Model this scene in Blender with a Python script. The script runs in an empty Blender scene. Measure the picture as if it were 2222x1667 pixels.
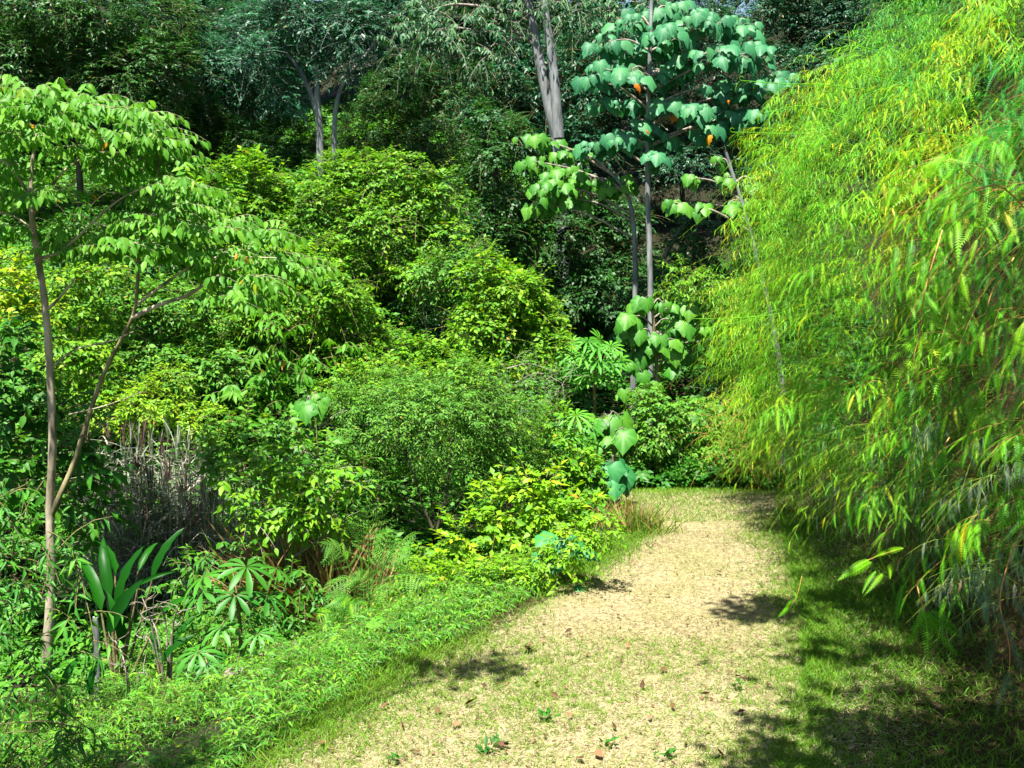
import bpy, math, random
import numpy as np

# ------------------------------------------------------------------ camera, sky, sun, exposure
scene = bpy.context.scene
col = scene.collection
PITCH = math.radians(5.58)
FPX, CX, CY, CAMZ = 2383.0, 1111.0, 833.5, 3.5
cam_d = bpy.data.cameras.new("camera")
cam_d.sensor_width = 36.0
cam_d.lens = 36.0 * FPX / 2222.0
cam_d.clip_start = 0.1
cam_d.clip_end = 400.0
cam = bpy.data.objects.new("camera", cam_d)
cam.location = (0, 0, CAMZ)
cam.rotation_euler = (math.radians(90) - PITCH, 0, 0)
col.objects.link(cam)
scene.camera = cam

SUN_EL, SUN_AZ = math.radians(69), math.radians(24)      # azimuth of the light's travel, from +y toward +x is positive
world = bpy.data.worlds.new("World")
scene.world = world
world.use_nodes = True
wn = world.node_tree.nodes
bg = wn["Background"]
sky = wn.new("ShaderNodeTexSky")
sky.sky_type = 'NISHITA'
sky.sun_disc = False
sky.sun_elevation = SUN_EL
sky.sun_rotation = math.pi + SUN_AZ
world.node_tree.links.new(sky.outputs[0], bg.inputs[0])
bg.inputs[1].default_value = 0.052

from mathutils import Vector
sun_d = bpy.data.lights.new("sun", 'SUN')
sun_d.energy = 5.0
sun_d.angle = math.radians(0.5)
sun_d.color = (1.0, 0.95, 0.86)
sun = bpy.data.objects.new("sun", sun_d)
SUNV = Vector((math.sin(SUN_AZ) * math.cos(SUN_EL), math.cos(SUN_AZ) * math.cos(SUN_EL), -math.sin(SUN_EL)))
sun.rotation_euler = SUNV.to_track_quat('-Z', 'Y').to_euler()
sun.location = (0, -10, 30)
col.objects.link(sun)

vs = scene.view_settings
vs.view_transform = 'Standard'
vs.look = 'None'
vs.gamma = 1.0
vs.use_curve_mapping = False
vs.exposure = 2.05
scene.cycles.max_bounces = 5
scene.cycles.diffuse_bounces = 3
scene.cycles.glossy_bounces = 2
scene.cycles.transmission_bounces = 3
scene.cycles.transparent_max_bounces = 4

# ------------------------------------------------------------------ helpers
rng = np.random.default_rng(7)
UP = np.array([0.0, 0.0, 1.0])
cp, sp = math.cos(PITCH), math.sin(PITCH)


def at(px, py, Y):
    """World point seen at photo pixel (px, py) at ground distance Y."""
    u = (np.asarray(px, float) - CX) / FPX
    v = -(np.asarray(py, float) - CY) / FPX
    d = np.stack(np.broadcast_arrays(u, cp + v * sp, -sp + v * cp), -1)
    k = np.asarray(Y, float) / d[..., 1]
    return d * k[..., None] + np.array([0, 0, CAMZ])


def nrm(v):
    return v / np.maximum(np.linalg.norm(v, axis=-1, keepdims=True), 1e-9)


def rdir(n):
    return nrm(rng.normal(size=(n, 3)))


def sstep(a, b, x):
    t = np.clip((x - a) / (b - a), 0, 1)
    return t * t * (3 - 2 * t)


def softplus(x, k):
    return np.where(x / k > 30, x, k * np.log1p(np.exp(np.clip(x / k, -30, 30))))


def wav(p, f, seed=0):
    """cheap smooth noise in -1..1"""
    r = np.random.default_rng(seed)
    s = 0
    for i in range(5):
        d = r.normal(size=3)
        d /= np.linalg.norm(d)
        s = s + np.sin((p @ d) * f * (0.7 + 0.6 * r.random()) + r.random() * 6.28)
    return s / 2.6


# ---- ground shape
PL_Y = [-20, 3, 5, 7.8, 9.6, 10.4, 11.6, 13.4, 15.0, 16.2, 17.5, 20, 24]
PL_X = [-6, -4.2, -3.2, -1.75, -1.0, -.35, .35, 1.15, 1.7, 1.5, 0.9, -1.6, -6]
PR_Y = [-20, 5, 7.8, 9.3, 11, 14, 17, 19, 22, 26]
PR_X = [2.0, 1.9, 2.3, 2.9, 3.35, 3.9, 4.5, 5.2, 4.5, 2.0]
FB_Y = [-20, 4, 6, 8, 11, 14, 16, 17.5, 19, 22, 26, 40]
FB_X = [3.9, 3.8, 3.55, 3.5, 3.25, 3.3, 3.4, 3.8, 4.8, 7.5, 12, 20]


def path_left(y): return np.interp(y, PL_Y, PL_X)
def path_right(y): return np.interp(y, PR_Y, PR_X)
def fern_base(y): return np.interp(y, FB_Y, FB_X)


def fern_off(z):
    return np.interp(z, [-.5, 0, .4, .9, 1.5, 2.3, 3.6, 5, 6, 7.5, 9, 12], [1.1, 1.0, .75, .5, .25, 0, .0, .55, 1.05, 1.9, 2.9, 5])


def ground(x, y):
    x = np.asarray(x, float)
    y = np.asarray(y, float)
    e = path_left(y) - x
    z = -0.75 * sstep(0.15, 2.6, e) - 0.45 * sstep(2.5, 7, e)
    y0 = 13.2 + 7.0 * sstep(-4, 1.5, x)
    z = z + 0.34 * softplus(y - y0, 1.2) * np.where(y > 8, 1, 0)
    z = z - np.minimum(0.30 * softplus(y - 17.6, .35), 1.2) * sstep(-2.5, 0.5, x) * (1 - sstep(24, 30, y))
    r = x - (fern_base(y) + 1.15)
    bank = 2.6 * softplus(r, .18)
    bank = np.where(bank > 9, 9 + 0.15 * (bank - 9), bank)
    z = z + bank
    q = np.stack([x, y, 0 * x], -1)
    z = z + 0.035 * wav(q, 1.9, 3) + 0.012 * wav(q, 6.0, 4)
    z = z + 0.3 * wav(q, .35, 9) * sstep(3, 8, e)
    return z


# ---- mesh building
def link_mesh(name, V, Q, T, mat, parent=None, tint=None, smooth=False, origin=None):
    V = np.asarray(V, np.float32).reshape(-1, 3)
    if origin is not None:
        V = V - np.asarray(origin, np.float32)
    Q = np.asarray(Q, np.int32).reshape(-1, 4) if Q is not None and len(Q) else np.zeros((0, 4), np.int32)
    T = np.asarray(T, np.int32).reshape(-1, 3) if T is not None and len(T) else np.zeros((0, 3), np.int32)
    me = bpy.data.meshes.new(name)
    me.vertices.add(len(V))
    me.vertices.foreach_set("co", V.ravel())
    nl = Q.size + T.size
    me.loops.add(nl)
    me.loops.foreach_set("vertex_index", np.concatenate([Q.ravel(), T.ravel()]))
    me.polygons.add(len(Q) + len(T))
    st = np.concatenate([np.arange(len(Q)) * 4, Q.size + np.arange(len(T)) * 3]).astype(np.int32)
    me.polygons.foreach_set("loop_start", st)
    if smooth:
        me.polygons.foreach_set("use_smooth", np.ones(len(Q) + len(T), bool))
    if tint is not None:
        a = me.attributes.new("tint", 'FLOAT', 'POINT')
        a.data.foreach_set("value", np.asarray(tint, np.float32).ravel())
    me.update(calc_edges=True)
    me.materials.append(mat)
    o = bpy.data.objects.new(name, me)
    col.objects.link(o)
    if parent is not None:
        o.parent = parent
    return o


TPL_TINT = {}


class Bag:
    """collects leaves, blades and tubes that become ONE mesh"""
    def __init__(s):
        s.V, s.Q, s.T, s.C, s.n = [], [], [], [], 0

    def raw(s, V, Q, T, tint):
        s.V.append(V.reshape(-1, 3))
        if Q is not None and len(Q): s.Q.append(np.asarray(Q).reshape(-1, 4) + s.n)
        if T is not None and len(T): s.T.append(np.asarray(T).reshape(-1, 3) + s.n)
        m = V.reshape(-1, 3).shape[0]
        s.C.append(np.broadcast_to(np.asarray(tint, float), (m,)) if np.ndim(tint) == 0 else np.asarray(tint).ravel())
        s.n += m

    def leaves(s, tpl, P, D, N, S, tint, W=1.0):
        tv, tq, tt = tpl
        n = len(P)
        if n == 0: return
        D = nrm(D)
        X = nrm(np.cross(D, N))
        Z = np.cross(X, D)
        S = np.broadcast_to(np.asarray(S, float), (n,))
        W = np.broadcast_to(np.asarray(W, float), (n,))
        V = (P[:, None] + S[:, None, None] * (tv[None, :, 0, None] * X[:, None] * W[:, None, None]
             + tv[None, :, 1, None] * D[:, None] + tv[None, :, 2, None] * Z[:, None]))
        off = (np.arange(n) * len(tv))[:, None, None]
        Q = (tq[None] + off) if tq is not None and len(tq) else None
        T = (tt[None] + off) if tt is not None and len(tt) else None
        tn = np.repeat(np.broadcast_to(np.asarray(tint, float), (n,)), len(tv)).reshape(n, len(tv))
        if id(tv) in TPL_TINT:
            tn = np.where(tn > .94, tn, np.clip(tn + TPL_TINT[id(tv)][None], 0, .93))
        s.raw(V, Q, T, tn.ravel())

    def tube(s, pts, rad, seg=6, tint=0.5, rough=0.0):
        pts = np.asarray(pts, float)
        n = len(pts)
        rad = np.broadcast_to(np.asarray(rad, float), (n,))
        tg = nrm(np.gradient(pts, axis=0))
        ref = np.array([0.3, 1, 0.1]) if abs(tg[0, 2]) > .5 else UP
        a = nrm(np.cross(tg, ref))
        b = np.cross(tg, a)
        th = np.arange(seg) * 2 * math.pi / seg
        rr = rad[:, None] * (1 + rough * rng.normal(size=(n, seg)))
        V = pts[:, None] + rr[..., None] * (np.cos(th)[None, :, None] * a[:, None] + np.sin(th)[None, :, None] * b[:, None])
        i = np.arange(n - 1)[:, None] * seg
        j = np.arange(seg)[None]
        k = (j + 1) % seg
        Q = np.stack([i + j, i + k, i + seg + k, i + seg + j], -1).reshape(-1, 4)
        s.raw(V, Q, None, tint)

    def ribbons(s, C, tint, w):
        """many thin 3-sided stems: C (M, n, 3) centre lines, w (M,) or scalar radius"""
        M, n, _ = C.shape
        tg = nrm(np.gradient(C, axis=1))
        a = nrm(np.cross(tg, np.array([.31, .87, .2])))
        b = np.cross(tg, a)
        taper = np.linspace(1, .45, n)[None, :, None, None]
        th = np.arange(3) * 2 * math.pi / 3
        w = np.broadcast_to(np.asarray(w, float), (M,))[:, None, None, None]
        V = C[:, :, None] + w * taper * (np.cos(th)[None, None, :, None] * a[:, :, None] + np.sin(th)[None, None, :, None] * b[:, :, None])
        i = np.arange(n - 1)[:, None] * 3
        j = np.arange(3)[None]
        k = (j + 1) % 3
        q = np.stack([i + j, i + k, i + 3 + k, i + 3 + j], -1).reshape(-1, 4)
        Q = (q[None] + (np.arange(M) * n * 3)[:, None, None]).reshape(-1, 4)
        s.raw(V, Q, None, np.repeat(np.broadcast_to(np.asarray(tint, float), (M,)), n * 3))

    def build(s, name, mat, parent=None, smooth=False):
        o = None
        if s.n:
            org = parent.location if parent is not None and parent.parent is None else None
            if parent is not None and parent.parent is not None: org = parent.parent.location
            o = link_mesh(name, np.concatenate(s.V), np.concatenate(s.Q) if s.Q else None, np.concatenate(s.T) if s.T else None,
                          mat, parent, np.concatenate(s.C), smooth, org)
        return o


def tag(o, label=None, cat=None, group=None, kind=None):
    if label: o["label"] = label
    if cat: o["category"] = cat
    if group: o["group"] = group
    if kind: o["kind"] = kind
    return o


def empty(name, loc, label, cat, group=None):
    o = bpy.data.objects.new(name, None)
    o.empty_display_size = 0.2
    o.location = loc
    col.objects.link(o)
    return tag(o, label, cat, group)


def curve(pts, n=12):
    """Catmull-Rom through pts"""
    p = np.asarray(pts, float)
    p = np.vstack([2 * p[0] - p[1], p, 2 * p[-1] - p[-2]])
    out = []
    m = len(p) - 3
    per = max(2, n // m)
    for i in range(m):
        t = np.linspace(0, 1, per, endpoint=False)[:, None]
        a, b, c, d = p[i], p[i + 1], p[i + 2], p[i + 3]
        out.append(.5 * (2 * b + (c - a) * t + (2 * a - 5 * b + 4 * c - d) * t ** 2 + (3 * b - a - 3 * c + d) * t ** 3))
    out.append(p[-2][None])
    return np.vstack(out)


# ------------------------------------------------------------------ materials
def newmat(name):
    m = bpy.data.materials.new(name)
    m.use_nodes = True
    m.node_tree.nodes.clear()
    return m, m.node_tree.nodes, m.node_tree.links


def ramp(nodes, stops):
    r = nodes.new("ShaderNodeValToRGB")
    el = r.color_ramp.elements
    while len(el) > 1: el.remove(el[0])
    el[0].position, el[0].color = stops[0][0], (*stops[0][1], 1)
    for p, c in stops[1:]:
        e = el.new(p)
        e.color = (*c, 1)
    return r


def leaf_mat(name, stops, trans=.35, rough=.42, spec=.5, tcol=(1.15, 1.1, .35)):
    m, N, L = newmat(name)
    out = N.new("ShaderNodeOutputMaterial")
    a = N.new("ShaderNodeAttribute"); a.attribute_name = "tint"
    r = ramp(N, stops)
    L.new(a.outputs["Fac"], r.inputs[0])
    p = N.new("ShaderNodeBsdfPrincipled")
    p.inputs["Roughness"].default_value = rough + .08
    p.inputs["Specular IOR Level"].default_value = spec * .55
    L.new(r.outputs[0], p.inputs["Base Color"])
    t = N.new("ShaderNodeBsdfTranslucent")
    mul = N.new("ShaderNodeMix"); mul.data_type = 'RGBA'; mul.blend_type = 'MULTIPLY'; mul.inputs[0].default_value = 1
    L.new(r.outputs[0], mul.inputs[6]); mul.inputs[7].default_value = (*tcol, 1)
    L.new(mul.outputs[2], t.inputs[0])
    mx = N.new("ShaderNodeMixShader"); mx.inputs[0].default_value = trans
    L.new(p.outputs[0], mx.inputs[1]); L.new(t.outputs[0], mx.inputs[2])
    L.new(mx.outputs[0], out.inputs[0])
    return m


def solid_mat(name, c1, c2, scale=8, rough=.85, bump=.4, stretch=(1, 1, 1), c3=None, detail=6):
    m, N, L = newmat(name)
    out = N.new("ShaderNodeOutputMaterial")
    tc = N.new("ShaderNodeTexCoord")
    mp = N.new("ShaderNodeMapping"); mp.inputs["Scale"].default_value = stretch
    L.new(tc.outputs["Object"], mp.inputs[0])
    nz = N.new("ShaderNodeTexNoise"); nz.inputs["Scale"].default_value = scale; nz.inputs["Detail"].default_value = detail
    L.new(mp.outputs[0], nz.inputs["Vector"])
    st = [(.32, c1), (.62, c2)] + ([(.72, c3)] if c3 else [])
    r = ramp(N, st)
    L.new(nz.outputs["Fac"], r.inputs[0])
    p = N.new("ShaderNodeBsdfPrincipled"); p.inputs["Roughness"].default_value = rough
    p.inputs["Specular IOR Level"].default_value = .2
    L.new(r.outputs[0], p.inputs["Base Color"])
    b = N.new("ShaderNodeBump"); b.inputs["Strength"].default_value = bump; b.inputs["Distance"].default_value = .03
    L.new(nz.outputs["Fac"], b.inputs["Height"]); L.new(b.outputs[0], p.inputs["Normal"])
    L.new(p.outputs[0], out.inputs[0])
    return m


M = {}
M['teal'] = leaf_mat("window_teal_leaves", [(0, (.007, .050, .022)), (.5, (.017, .105, .047)), (.97, (.038, .17, .062)), (1, (.16, .15, .03))], .25, .38, .6, (.7, 1.1, .6))  # blue-green cast of the window glass is put into the leaf colour
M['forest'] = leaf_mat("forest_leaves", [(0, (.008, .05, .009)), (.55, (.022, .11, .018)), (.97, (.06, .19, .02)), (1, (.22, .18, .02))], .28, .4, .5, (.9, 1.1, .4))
M['pendant'] = leaf_mat("pendant_leaves", [(0, (.010, .055, .020)), (.6, (.026, .11, .034)), (1, (.06, .17, .04))], .25, .4, .5)
M['mound'] = leaf_mat("mound_leaves", [(0, (.028, .125, .006)), (.4, (.072, .23, .007)), (.8, (.15, .33, .008)), (.96, (.25, .37, .010)), (1, (.32, .24, .03))], .38, .42, .4)
M['mound2'] = leaf_mat("mound_leaves_cool", [(0, (.024, .11, .012)), (.45, (.056, .195, .016)), (.85, (.11, .28, .020)), (.96, (.19, .31, .018)), (1, (.28, .22, .05))], .36, .42, .4)
M['droop'] = leaf_mat("drooping_leaves", [(0, (.04, .17, .010)), (.5, (.09, .28, .020)), (.9, (.16, .36, .03)), (.96, (.30, .35, .02)), (1, (.5, .25, .01))], .5, .40, .35)
M['yellow'] = leaf_mat("yellow_green_leaves", [(0, (.06, .20, .006)), (.5, (.14, .34, .008)), (.88, (.27, .42, .010)), (.97, (.45, .42, .012)), (1, (.6, .2, .02))], .42, .42, .45)
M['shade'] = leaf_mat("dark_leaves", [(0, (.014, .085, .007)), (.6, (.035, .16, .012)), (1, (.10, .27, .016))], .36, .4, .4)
M['maca'] = leaf_mat("broad_teal_leaves", [(0, (.014, .10, .040)), (.5, (.028, .16, .066)), (.9, (.05, .21, .075)), (.95, (.08, .24, .04)), (1, (.5, .14, .01))], .32, .42, .45, (.8, 1.15, .5))
M['maca2'] = leaf_mat("broad_green_leaves", [(0, (.024, .13, .012)), (.5, (.045, .19, .018)), (.92, (.09, .26, .02)), (1, (.4, .26, .01))], .36, .40, .5)
M['maca3'] = leaf_mat("broad_blue_green_leaves", [(0, (.016, .13, .035)), (1, (.04, .23, .06))], .3, .45, .5)
M['palmate'] = leaf_mat("palmate_leaves", [(0, (.02, .13, .010)), (1, (.055, .21, .016))], .35, .4, .6)
M['paddle'] = leaf_mat("paddle_leaves", [(0, (.004, .050, .003)), (.6, (.009, .085, .004)), (1, (.02, .13, .006))], .45, .32, .25)  # own dark green, deepened further to stand in for the gully shade
M['fern'] = leaf_mat("fern_blades", [(0, (.020, .13, .006)), (.4, (.065, .28, .006)), (.75, (.14, .40, .006)), (.95, (.24, .44, .006)), (1, (.38, .40, .008))], .32, .42, .4)
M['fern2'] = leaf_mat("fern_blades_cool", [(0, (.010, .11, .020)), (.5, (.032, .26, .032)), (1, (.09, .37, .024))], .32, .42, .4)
M['silver'] = leaf_mat("old_fern_blades", [(0, (.03, .09, .03)), (.5, (.08, .16, .08)), (.85, (.19, .23, .16)), (1, (.18, .10, .05))], .2, .4, .6, (1, 1, .7))
M['treefern'] = leaf_mat("tree_fern_fronds", [(0, (.05, .18, .02)), (1, (.14, .32, .04))], .38, .45, .4)
M['star'] = leaf_mat("star_leaves", [(0, (.04, .20, .014)), (1, (.10, .31, .02))], .38, .4, .4)
M['bamboo'] = leaf_mat("narrow_leaves", [(0, (.018, .10, .014)), (.5, (.045, .20, .018)), (.9, (.11, .32, .02)), (1, (.26, .40, .02))], .38, .4, .4)
M['cover'] = leaf_mat("ground_cover_leaves", [(0, (.03, .14, .015)), (.5, (.07, .25, .015)), (.9, (.17, .38, .015)), (1, (.32, .42, .02))], .38, .42, .5)
M['cane'] = leaf_mat("silvery_cane_blades", [(0, (.05, .11, .035)), (.35, (.14, .18, .10)), (.7, (.30, .30, .26)), (.87, (.36, .32, .22)), (1, (.12, .03, .05))], .2, .4, .6, (1, 1, .8))
M['redcane'] = leaf_mat("red_cane_tips", [(0, (.07, .02, .03)), (1, (.22, .13, .12))], .25, .4, .5, (1, .8, .8))
M['straw'] = leaf_mat("dry_straw", [(0, (.09, .065, .025)), (.25, (.20, .165, .08)), (.75, (.34, .30, .17)), (1, (.44, .40, .25))], .2, .6, .25, (1, .95, .8))
M['grass'] = leaf_mat("green_grass_blades", [(0, (.04, .14, .008)), (.5, (.09, .21, .010)), (.85, (.17, .26, .02)), (1, (.30, .27, .08))], .35, .5, .35)
M['drygrass'] = leaf_mat("dry_tussock_blades", [(0, (.11, .08, .03)), (.6, (.24, .18, .07)), (1, (.30, .15, .05))], .2, .55, .3, (1, .95, .8))
M['deadleaf'] = leaf_mat("dead_leaf", [(0, (.05, .026, .013)), (.6, (.11, .058, .028)), (1, (.20, .12, .055))], .15, .6, .3, (1, .8, .6))
M['orangeleaf'] = leaf_mat("orange_leaf", [(0, (.55, .14, .008)), (1, (.62, .30, .01))], .4, .5, .4, (1.1, .9, .4))
M['fernstem'] = solid_mat("fern_stem_green", (.09, .20, .012), (.20, .26, .03), 20)
M['vine'] = solid_mat("dry_vine", (.10, .075, .045), (.30, .24, .15), 30)
M['stem'] = solid_mat("green_brown_stem", (.07, .07, .025), (.16, .13, .06), 20)
M['rust'] = solid_mat("rusty_fern_stem", (.22, .10, .03), (.40, .24, .07), 20)
M['bark'] = solid_mat("pale_bark", (.10, .085, .055), (.36, .31, .22), 7, .85, .6, (1, 1, .45), (.36, .31, .23))
M['greybark'] = solid_mat("grey_bark", (.07, .075, .075), (.21, .225, .225), 5, .9, .7, (1.6, 1.6, .35), (.32, .33, .32))
M['mossbark'] = solid_mat("mossy_bark", (.05, .05, .025), (.20, .17, .09), 9, .9, .6, (1, 1, .4))
M['darkbark'] = solid_mat("dark_bark", (.018, .016, .012), (.07, .06, .04), 8, .9, .5, (1, 1, .4))
M['twig'] = solid_mat("grey_twig", (.12, .10, .08), (.25, .22, .18), 16)
M['rock'] = solid_mat("pale_rock", (.13, .10, .08), (.26, .21, .17), 9, .9, .8, (1, 1, 1), (.33, .27, .22))


def ground_mat(name, soils, path=False):
    m, N, L = newmat(name)
    out = N.new("ShaderNodeOutputMaterial")
    tc = N.new("ShaderNodeTexCoord")
    def noise(s, d=8, rgh=.6):
        n = N.new("ShaderNodeTexNoise"); n.inputs["Scale"].default_value = s; n.inputs["Detail"].default_value = d
        n.inputs["Roughness"].default_value = rgh
        L.new(tc.outputs["Object"], n.inputs["Vector"]); return n
    n1, n2 = noise(14, 10, .7), noise(1.1, 4)
    r1 = ramp(N, soils[0]); L.new(n1.outputs["Fac"], r1.inputs[0])
    r2 = ramp(N, soils[1]); L.new(n1.outputs["Fac"], r2.inputs[0])
    mx = N.new("ShaderNodeMix"); mx.data_type = 'RGBA'
    if path:
        f = ramp(N, [(.42, (0, 0, 0)), (.62, (1, 1, 1))]); L.new(n2.outputs["Fac"], f.inputs[0])
        L.new(f.outputs[0], mx.inputs[0])
    else:
        a = N.new("ShaderNodeAttribute"); a.attribute_name = "tint"
        ad = N.new("ShaderNodeMath"); ad.operation = 'ADD'
        mm = N.new("ShaderNodeMath"); mm.operation = 'MULTIPLY_ADD'; mm.inputs[1].default_value = .8; mm.inputs[2].default_value = -.4
        L.new(n2.outputs["Fac"], mm.inputs[0]); L.new(mm.outputs[0], ad.inputs[0]); L.new(a.outputs["Fac"], ad.inputs[1])
        ad.use_clamp = True
        L.new(ad.outputs[0], mx.inputs[0])
    L.new(r1.outputs[0], mx.inputs[6]); L.new(r2.outputs[0], mx.inputs[7])
    p = N.new("ShaderNodeBsdfPrincipled"); p.inputs["Roughness"].default_value = .95; p.inputs["Specular IOR Level"].default_value = .1
    L.new(mx.outputs[2], p.inputs["Base Color"])
    b = N.new("ShaderNodeBump"); b.inputs["Strength"].default_value = .7; b.inputs["Distance"].default_value = .04
    L.new(n1.outputs["Fac"], b.inputs["Height"]); L.new(b.outputs[0], p.inputs["Normal"])
    L.new(p.outputs[0], out.inputs[0])
    return m


M['ground'] = ground_mat("jungle_soil", [[(.3, (.008, .009, .005)), (.7, (.022, .022, .010))], [(.3, (.018, .015, .008)), (.55, (.045, .032, .014)), (.75, (.10, .065, .028))]])  # soil kept near black to stand in for shade in the foliage gaps
M['path'] = ground_mat("trodden_straw", [[(.28, (.09, .07, .035)), (.5, (.23, .195, .105)), (.7, (.35, .305, .18))], [(.28, (.07, .075, .022)), (.5, (.18, .17, .07)), (.72, (.28, .255, .13))]], True)

# ------------------------------------------------------------------ leaf shapes (x across, y along, z up; length 1)
A = np.array


def t_leaf4(w=.28):
    return A([(0, 0, 0), (-w, .42, .07), (0, 1, -.10), (w, .42, .07)], float), A([(0, 3, 2, 1)]), None


def t_leaf5(w=.27, droop=.12):
    V = A([(0, 0, 0), (0, .5, -.02), (0, 1, -droop), (-w, .40, .07), (w, .40, .07)], float)
    return V, None, A([(0, 1, 3), (1, 2, 3), (0, 4, 1), (1, 4, 2)])


def t_leaf9(w=.24, droop=.2, fold=.06):
    """ovate leaf with pointed tip, folded along a midrib"""
    ys = [0, .18, .45, .75, 1.0]
    ws = [0.02, .78, 1, .55, 0]
    V, Q = [], []
    for y, k in zip(ys, ws):
        z = -droop * y * y
        V += [(-w * k, y, z + fold * k), (0, y, z), (w * k, y, z + fold * k)]
    for i in range(4):
        a = i * 3
        Q += [(a, a + 1, a + 4, a + 3), (a + 1, a + 2, a + 5, a + 4)]
    return A(V, float), A(Q), None


def t_strap(w=.045, droop=.3, n=4, wave=0.0):
    V, Q = [], []
    for i in range(n + 1):
        t = i / n
        k = (1 - t) ** .6 * min(1, .5 + 2 * t)
        z = -droop * t * t
        y = t * (1 - .25 * droop * t)
        V += [(-w * k + wave * math.sin(t * 5), y, z), (w * k + wave * math.sin(t * 5), y, z)]
    for i in range(n):
        a = i * 2
        Q.append((a, a + 1, a + 3, a + 2))
    return A(V, float), A(Q), None


def t_lobed(lobe=1.0, droop=.35):
    o = [(.05, -.02), (.20, -.18), (.38, -.14), (.49, .06), (.54 * lobe, .30), (.44, .46), (.32, .58), (.16, .78), (0, 1.0)]
    pts = [(0, 0.02)] + o + [(-x, y) for x, y in o[-2::-1]]
    V = [(0, .20, 0.06)]
    for i, (x, y) in enumerate(pts):
        r = math.hypot(x, y - .2)
        z = -droop * r * r - .30 * abs(x) + (.05 if i % 2 else -.035)
        V.append((x, y, z))
    n = len(pts)
    T = [(0, 1 + (i + 1) % n, 1 + i) for i in range(n)]
    return A(V, float), None, A(T)


def t_round(droop=.3):
    n = 12
    V = [(0, .3, .03)]
    for i in range(n):
        a = math.pi * (-.5 + 2 * (i + .5) / n)
        r = .48 + .08 * math.sin(a) + (.03 if i % 2 else -.03)
        x, y = r * math.cos(a), .42 + r * math.sin(a) * 1.15
        V.append((x, y, -droop * (x * x + (y - .3) ** 2)))
    T = [(0, 1 + i, 1 + (i + 1) % n) for i in range(n)]
    return A(V, float), None, A(T)


def t_palmate(k=9, droop=.5, span=300, w=.11):
    V, Q, T = [], [], []
    for i in range(k):
        a = math.radians(-span / 2 + span * i / (k - 1))
        ln = 1.0 - .25 * abs(i / (k - 1) - .5) * 2
        d = (math.sin(a), math.cos(a))
        pz = (d[1], -d[0])
        b = len(V)
        for t, ww in ((0.05, .02), (.35, .6), (.65, 1), (.88, .7), (1, .05)):
            z = -droop * (t * ln) ** 2 + .05 * t
            c = (d[0] * t * ln, d[1] * t * ln)
            V += [(c[0] - pz[0] * w * ww, c[1] - pz[1] * w * ww, z + .05 * ww * .4), (c[0], c[1], z - .01), (c[0] + pz[0] * w * ww, c[1] + pz[1] * w * ww, z + .05 * ww * .4)]
        for s in range(4):
            q = b + s * 3
            Q += [(q, q + 1, q + 4, q + 3), (q + 1, q + 2, q + 5, q + 4)]
    return A(V, float), A(Q), None


def t_comb(n=18, w=.13, droop=.4, ang=62, curl=0.0):
    """pinnatifid fern blade: a midrib and n pairs of narrow pinnae"""
    V, Q, T = [], [], []
    def mid(t):
        return A([curl * t * t, t * (1 - .3 * droop * t), -droop * t * t])
    a = math.radians(ang)
    for i in range(n):
        t = (i + .3) / n
        prof = (min(1, .55 + 2.2 * t)) * (1 - t ** 2.6) + .05
        c0, c1 = mid(t - .24 / n), mid(t + .24 / n)
        for s in (-1, 1):
            l = w * prof
            tip = mid(t) + A([s * l * math.sin(a), l * math.cos(a), -.25 * l])
            tip2 = tip + A([0, .22 / n, 0])
            b = len(V)
            V += [c0, c1, tip2, tip]
            Q.append((b, b + 1, b + 2, b + 3))
    b = len(V)
    st = 5
    for i in range(st + 1):
        m = mid(i / st)
        k = .010 * (1 - .7 * i / st)
        V += [m + A([-k, 0, .006]), m + A([k, 0, .006])]
    for i in range(st):
        q = b + 2 * i
        Q.append((q, q + 1, q + 3, q + 2))
    return A([tuple(v) for v in V], float), A(Q), None


def t_hook(w=.055, n=8, side=1):
    """narrow blade whose tip droops and curls back"""
    V, Q = [], []
    y = z = 0.0
    for i in range(n + 1):
        t = i / n
        k = (1 - t) ** .5 * min(1, .4 + 3 * t) + .06
        V += [(-w * k, y, z), (w * k, y, z)]
        a = -.15 - 2.6 * max(0, t - .35) ** 1.6 * 2.2
        st = 1.25 / n * (1 - .45 * t)
        y += math.cos(a) * st; z += math.sin(a) * st
    for i in range(n):
        a = i * 2
        Q.append((a, a + 1, a + 3, a + 2))
    return A(V, float), A(Q), None


def t_paddle(w=.14, droop=.25, n=10):
    V, Q = [], []
    for i in range(n + 1):
        t = i / n
        k = max(.03, min(1, t * 5) * (1 - max(0, t - .55) ** 1.6 * 3.4)) if t < 1 else .02
        z = -droop * t * t * t
        rip = .012 * math.sin(i * 2.3)
        V += [(-w * k, t, z + .05 * k + rip), (0, t, z), (w * k, t, z + .05 * k - rip)]
    for i in range(n):
        a = i * 3
        Q += [(a, a + 1, a + 4, a + 3), (a + 1, a + 2, a + 5, a + 4)]
    return A(V, float), A(Q), None


L4, L4N, L5, L5N = t_leaf4(.27), t_leaf4(.17), t_leaf5(.27), t_leaf5(.17, .18)
L9, L9N = t_leaf9(), t_leaf9(.15, .25, .04)
LOBED, LOBED2, ROUND = t_lobed(), t_lobed(1.1, .6), t_round()
for t_ in (LOBED, LOBED2):
    TPL_TINT[id(t_[0])] = np.array([.35] + [(.22 if k % 2 else -.18) for k in range(len(t_[0]) - 1)])
PALM9, PALM11 = t_palmate(9, .45), t_palmate(11, .35, 320, .085)
COMBS = [t_comb(20, .13, .35), t_comb(18, .12, .65, 62, .12), t_comb(22, .11, .2, 58, -.1)]
COMBLO = [t_comb(9, .14, .45, 55), t_comb(9, .12, .7, 55, .15)]
STRAPS = [t_strap(.05, .35), t_strap(.045, .7), t_strap(.05, .2, 4, .03)]


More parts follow.
